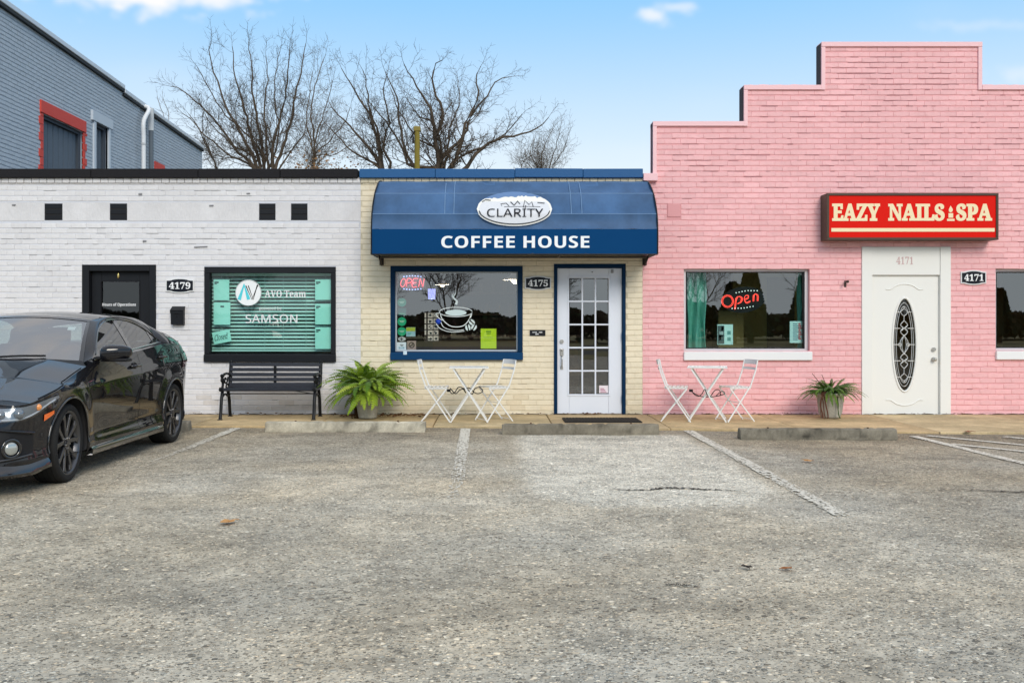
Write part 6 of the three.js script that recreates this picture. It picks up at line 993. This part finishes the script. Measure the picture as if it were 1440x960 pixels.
  const railC = new THREE.CatmullRomCurve3(railPts.map(p => V(0, p[1], p[0])), false, 'centripetal'), railLut = railC.getPoints(200), railY = z => { for (let i = 0; i + 1 < railLut.length; i++) if (z <= railLut[i].z && z >= railLut[i + 1].z) return mix(railLut[i].y, railLut[i + 1].y, (railLut[i].z - z) / (railLut[i].z - railLut[i + 1].z || 1)); return z > -.74 ? 1.03 : 1.118; };
  const sideP = (z, y, l = 0) => V(XS(y) + l, y, z);
  const winPatch = (z0, z1, n, m, l = .004) => grid(n, m, (s, t) => { const z = mix(z0, z1, s), a = beltY(z), b = Math.max(railY(z), a + .001); return sideP(z, mix(a, b, t), l); }, true);
  const fd = (nm) => made[nm];
  both('side_window', winPatch(-.76, -1.60, 24, 8), tint); both('side_window', winPatch(-1.69, -2.36, 18, 8), tint); both('quarter_window', winPatch(-2.40, -2.60, 8, 6), tint);
  both('window_pillar', winPatch(-1.60, -1.69, 3, 8, .008), piano); both('window_pillar', winPatch(-2.36, -2.40, 2, 6, .008), piano); both('mirror_sail', grid(3, 3, (s, t) => sideP(mix(-.62, -.84, s), mix(.985, mix(.99, 1.10, s), t), .006), true), piano);
  // roof rail strip between glass and roof edge
  const edgeAt = z => { if (z > -1.215) { const u = clamp((-.66 - z) / (.555)); return ws(u, 1); } if (z > -2.86) { let a = 0, b = 1; for (let i = 0; i < 24; i++) { const m = (a + b) / 2; roofC.getPoint(m).z > z ? a = m : b = m; } return roofC.getPoint(a); } const s = clamp((-2.86 - z) / .54); return hg(s, 1); };
  both('roof_rail', grid(60, 4, (s, t) => { const z = mix(-.66, -2.60, s), y0 = z > -.74 ? mix(.985, 1.03, clamp((-z - .62) / .12)) : railY(z), a = sideP(z, y0, .004), b = edgeAt(z); return a.lerp(b, t).add(V(.012 * Math.sin(Math.PI * t), .008 * Math.sin(Math.PI * t), 0)); }, true), paint);
  both('rear_pillar', grid(24, 8, (s, t) => { const z = mix(-2.56, -3.40, s), c = cols[iz(z)], lo = shell(c, c.top), a = z > -2.62 ? sideP(z, mix(beltY(z), 1.118, clamp((-2.56 - z) / .06)), .003) : lo, b = edgeAt(z); const q = z > -2.62 ? lo.lerp(a, 1) : lo; return q.lerp(b, t).add(V(.03 * Math.sin(Math.PI * t) * smooth(0, .3, s), .012 * Math.sin(Math.PI * t), 0)); }, true), paint);
  both('belt_panel', grid(60, 3, (s, t) => { const z = mix(-.46, -2.66, s), c = cols[iz(z)], lo = shell(c, c.top), b = sideP(Math.min(z, -.5), Math.max(beltY(z), c.top + .004), .003); return lo.lerp(b, t); }, true), paint);
  both('belt_trim', new THREE.TubeGeometry(new THREE.CatmullRomCurve3(Array.from({ length: 14 }, (_, i) => { const z = mix(-.64, -2.60, i / 13); return sideP(z, beltY(z), .009); })), 60, .0075, 6), chrome);
  both('window_trim', new THREE.TubeGeometry(new THREE.CatmullRomCurve3(railPts.map(p => sideP(p[0], p[1], .008))), 60, .007, 6), piano);
  both('deck_fill', grid(12, 6, (s, t) => { const c = cols[Math.min(NC, Math.round(mix(iz(-3.30), NC, s)))], lo = shell(c, c.top), u = clamp(lo.x / .72), b = V(.66 * u, 1.075 + .015 * (1 - u * u), -3.42); return lo.lerp(b, t); }, true), paint);
  // tail lamps that wrap the corner
  both('tail_lamp', panel(iz(-2.98), Math.min(NC, iz(-3.30) + 160), c => mix(.80, .845, clamp((-c.z - 2.98) / .4)), c => Math.min(c.top - .01, mix(.965, .99, clamp((-c.z - 2.98) / .4))), .008, 8, 3), MP([.085, .010, .014], { roughness: .1, clearcoat: 1 }));
  // head lamps
  const hTop = c => mix(.675, .742, smooth(.80, .20, c.z)) - .006, hBot = c => mix(.575, .715, smooth(.74, .20, c.z)), h0 = iz(.60) - 600, h1 = iz(.24);
  both('headlight', panel(Math.max(160, h0), h1, hBot, hTop, .006, 8, 3), M([.20, .23, .26], { metalness: .5, roughness: .3 })).forEach((o, k) => {
    const s = k ? -1 : 1, add = (n, g, m) => mesh(n, g, m, o), pt = (z, f, l) => { const c = cols[z > .62 ? cols.findIndex(q => q.z <= z && q.x > .3) : iz(z)], p = shell(c, mix(hBot(c), hTop(c), f), l); p.x *= s; return p; };
    const a = pt(.52, .52, .006); add('indicator_bulb', new THREE.SphereGeometry(.026, 16, 12).scale(1, 1, .8).translate(a.x, a.y, a.z), MP([.85, .30, .06], { roughness: .1, clearcoat: 1 }));
    const b = pt(.70, .5, .006); add('projector_lens', new THREE.SphereGeometry(.040, 20, 14).translate(b.x, b.y, b.z), MP([.16, .18, .2], { roughness: .05, clearcoat: 1, metalness: .4 })); const b2 = pt(.80, .5, .004); add('projector_lens', new THREE.SphereGeometry(.034, 20, 14).translate(b2.x, b2.y, b2.z), MP([.16, .18, .2], { roughness: .05, clearcoat: 1, metalness: .4 }));
    const drl = []; for (let i = 0; i < 9; i++) drl.push(pt(mix(.80, .30, i / 8), .10, .008)); add('daytime_strip', new THREE.TubeGeometry(new THREE.CatmullRomCurve3(drl), 30, .007, 6), M([.40, .43, .46], { roughness: .3 }));
  });
  both('headlight_lens', panel(Math.max(160, h0), h1, c => hBot(c) - .004, c => hTop(c) + .004, .030, 6, 4), MP([1, 1, 1], { transmission: 1, thickness: 0, roughness: 0, ior: 1.5 }));
  // amber side marker
  both('side_marker', panel(iz(.44), iz(.315), c => mix(.548, .595, clamp((.44 - c.z) / .125)), c => mix(.598, .622, clamp((.44 - c.z) / .125)), .007, 3, 3), MP([.95, .16, .01], { roughness: .15, clearcoat: 1 }));
  // grille bar, intake, fog lamp pocket, splitter
  both('grille', panel(0, Math.max(164, h0), c => .565, c => .672, .010, 6, 4), piano); both('lower_intake', panel(0, iz(.60) - 470, c => .235, c => .46, .004, 6, 4), plastic);
  both('fog_pocket', panel(iz(.60) - 480, iz(.60) + 60, c => mix(.27, .30, clamp((.8 - c.z) * 4)), c => mix(.53, .46, clamp((.85 - c.z) * 4)), .004, 8, 3), plastic).forEach((o, k) => {
    const s = k ? -1 : 1, i = cols.findIndex(q => q.z <= .755 && q.x > .3), c = cols[i], p = shell(c, .372, .012), n = V(c.nx * s, 0, c.nz), q = new THREE.Quaternion().setFromUnitVectors(V(0, 0, 1), n); p.x *= s;
    const put = (nm, g, m) => { g.applyQuaternion(q); g.translate(p.x, p.y, p.z); mesh(nm, g, m, o); };
    put('fog_bezel', new THREE.TorusGeometry(.066, .012, 8, 32), piano); put('fog_lamp', new THREE.SphereGeometry(.05, 24, 12).scale(1, 1, .38), MP([.42, .44, .42], { roughness: .12, clearcoat: 1, metalness: .5 }));
    const fin = []; for (let j = 0; j < 8; j++) { const cc = cols[Math.round(mix(iz(.60) - 472, iz(.60) + 52, j / 7))], pp = shell(cc, mix(.535, .47, j / 7), .012); pp.x *= s; fin.push(pp); } mesh('pocket_trim', new THREE.TubeGeometry(new THREE.CatmullRomCurve3(fin), 24, .011, 6), paint, o);
    const fin2 = []; for (let j = 0; j < 8; j++) { const cc = cols[Math.round(mix(iz(.60) - 472, iz(.60) + 20, j / 7))], pp = shell(cc, mix(.275, .31, j / 7), .014); pp.x *= s; fin2.push(pp); } mesh('pocket_trim', new THREE.TubeGeometry(new THREE.CatmullRomCurve3(fin2), 24, .009, 6), gunmetal, o);
  });
  both('front_lip', (() => { const idx = []; for (let i = 0; i < iF - 3; i += 20) idx.push(i); return grid(idx.length - 1, 4, (s, t, i, j) => { const c = cols[idx[i]], y = [.245, .215, .185, .155, .15][j], l = [-.002, .02, .042, .045, -.05][j]; const p = shell(c, .22, l); p.y = y + .035 * smooth(.62, .40, c.z); return p; }, true); })(), piano);
  // mirrors, handles, wipers
  for (const s of [1, -1]) {
    const g = new THREE.SphereGeometry(1, 28, 18), p = g.attributes.position; for (let i = 0; i < p.count; i++) { let x = p.getX(i), y = p.getY(i), z = p.getZ(i); const q = v => Math.sign(v) * Math.pow(Math.abs(v), .72); x = q(x) * .128; y = q(y) * .073 * (1 - .18 * (x / .128)); z = q(z) * .085 * (1 - .25 * x / .128); p.setXYZ(i, s * (1.005 + x), 1.045 + y + .008 * (x / .128), -.73 + z - .03 * (x / .128)); }
    g.computeVertexNormals(); const o = mesh('wing_mirror', g, paint, car); mb().bb(s * .82, .985, -.79, s * .95, 1.015, -.69, .012).build('mirror_arm', plastic, o); mesh('mirror_base', new RoundedBoxGeometry(.24, .03, .14, 3, .014).translate(s * 1.0, .982, -.735), plastic, o);
    for (const [z, n] of [[-1.50, 'front_door'], [-2.30, 'rear_door']]) { const c = cols[iz(z)], y = mix(.895, .955, (-z - 1.5) / .8), h = mb(), P = (dz, l) => { const k = shell(cols[iz(z + dz)], y + dz * -.02, l); k.x *= s; return k; }; h.tube([P(.10, .004), P(.085, .03), P(0, .040), P(-.085, .03), P(-.10, .004)], .0125, 20, 8); const parent = made[n][s > 0 ? 0 : 1]; h.build('handle', paint, parent); const cup = new THREE.SphereGeometry(1, 20, 12); cup.scale(.010, .036, .062); const kp = P(0, .002); cup.translate(kp.x, kp.y, kp.z); mesh('handle_cup', cup, plastic, parent); }
  }
  for (const t of [[-.55, .10], [.05, .62]]) mb().tube([ws(.015, t[0]).add(V(0, .012, .012)), ws(.03, mix(t[0], t[1], .5)).add(V(0, .02, .018)), ws(.06, t[1]).add(V(0, .014, .012))], .009, 16, 6).build('wiper', plastic, car);
  // wheels
  const tyreP = [[.258, -.10], [.268, -.110], [.295, -.114], [.313, -.106], [.323, -.09], [.325, -.05], [.3255, 0], [.325, .05], [.323, .09], [.313, .106], [.295, .114], [.268, .110], [.258, .10]].map(p => new THREE.Vector2(p[0], p[1]));
  const wheel = (x, z, s, turn) => {
    const w = groupPart('wheel', car, [x, RW, z]); w.rotation.y = turn; const t = new THREE.LatheGeometry(tyreP, 64); t.rotateZ(-Math.PI / 2 * s); mesh('tyre', t, rubber, w);
    const gr = mb(); for (const q of [-.06, -.02, .02, .06]) gr.add(new THREE.TorusGeometry(.3235, .0035, 4, 64), q, 0, 0, 0, Math.PI / 2, 0); gr.build('tread_groove', M([.006, .006, .006], { roughness: 1 }), w);
    const rim = new THREE.LatheGeometry([[.226, -.09], [.25, -.095], [.238, -.02], [.240, .05], [.248, .085], [.262, .098], [.264, .106], [.254, .104], [.242, .09], [.232, .06]].map(p => new THREE.Vector2(...p)), 64); rim.rotateZ(-Math.PI / 2 * s); const rm = mesh('rim', rim, gunmetal, w); rm.material = gunmetal;
    const sp = mb(); for (let k = 0; k < 5; k++) for (const d of [-1, 1]) { const a = k * Math.PI * 2 / 5 + .3, a1 = a + d * .10, a2 = a + d * .30; const A = V(s * .070, Math.sin(a1) * .045, Math.cos(a1) * .045), B = V(s * .082, Math.sin(a2) * .242, Math.cos(a2) * .242); sp.flat(A, B, .036, .030, V(1, 0, 0)); const C = V(s * .078, Math.sin(a + d * .21) * .165, Math.cos(a + d * .21) * .165), E = V(s * .086, Math.sin(a + d * .43) * .24, Math.cos(a + d * .43) * .24); sp.flat(C, E, .020, .02, V(1, 0, 0)); } sp.build('spokes', gunmetal, rm);
    const hub = mb(); hub.add(new THREE.CylinderGeometry(.05, .058, .03, 24), s * .074, 0, 0, 0, 0, Math.PI / 2).add(new THREE.CylinderGeometry(.028, .03, .014, 24), s * .092, 0, 0, 0, 0, Math.PI / 2); hub.build('hub', M([.10, .10, .11], { metalness: .8, roughness: .3 }), rm); const nuts = mb(); for (let k = 0; k < 5; k++) nuts.add(new THREE.CylinderGeometry(.008, .008, .02, 6), s * .088, Math.sin(k * 1.2566 + .9) * .042, Math.cos(k * 1.2566 + .9) * .042, 0, 0, Math.PI / 2); nuts.build('wheel_nuts', chrome, rm);
    mb().add(new THREE.CylinderGeometry(.155, .155, .022, 36), s * .0, 0, 0, 0, 0, Math.PI / 2).build('brake_disc', M([.05, .05, .05], { metalness: .6, roughness: .5 }), w); mb().box(.05, .13, .08, s * .01, .02, -.13, .015).build('brake_caliper', M([.05, .05, .05]), w);
  };
  for (const a of AX) for (const s of [-1, 1]) wheel(s * .782, a, s, a === 0 ? .06 : 0);
  // cabin
  const cab = groupPart('cabin', car); mb().box(1.36, .10, .42, 0, .93, -.86, .04).box(1.40, .34, .30, 0, .76, -.78, .05).build('dashboard', inside, cab); mb().bb(-.75, .22, -.6, .75, .30, -3.0, 0).build('floor', inside, cab);
  const wheelG = new THREE.TorusGeometry(.18, .016, 8, 36); wheelG.rotateX(-.45); wheelG.translate(.36, .96, -1.12); mesh('steering_wheel', wheelG, plastic, cab);
  const seat = (x, z, w) => { const g = groupPart('seat', cab); mb().box(w, .18, .52, x, .50, z, .06).box(w, .62, .15, x, .80, z - .30, .06, -.22).build('seat_cushion', M([.035, .035, .038], { roughness: .9 }), g); mb().box(.27, .19, .10, x, 1.17, z - .40, .045, -.15).bar(V(x - .06, 1.05, z - .37), V(x - .06, 1.12, z - .39), .007).bar(V(x + .06, 1.05, z - .37), V(x + .06, 1.12, z - .39), .007).build('headrest', M([.035, .035, .038], { roughness: .9 }), g); };
  seat(.36, -1.45, .50); seat(-.36, -1.45, .50); seat(.36, -2.25, .48); seat(-.36, -2.25, .48); mb().box(.22, .065, .03, 0, 1.245, -1.20, .02).build('rear_view_mirror', plastic, cab);
  mesh('sticker', new RoundedBoxGeometry(.07, .05, .003, 1, .001).applyMatrix4(new THREE.Matrix4().makeRotationX(-.95)).translate(.46, 1.262, -1.06), white, cab);
}

renderer.render(scene, camera);
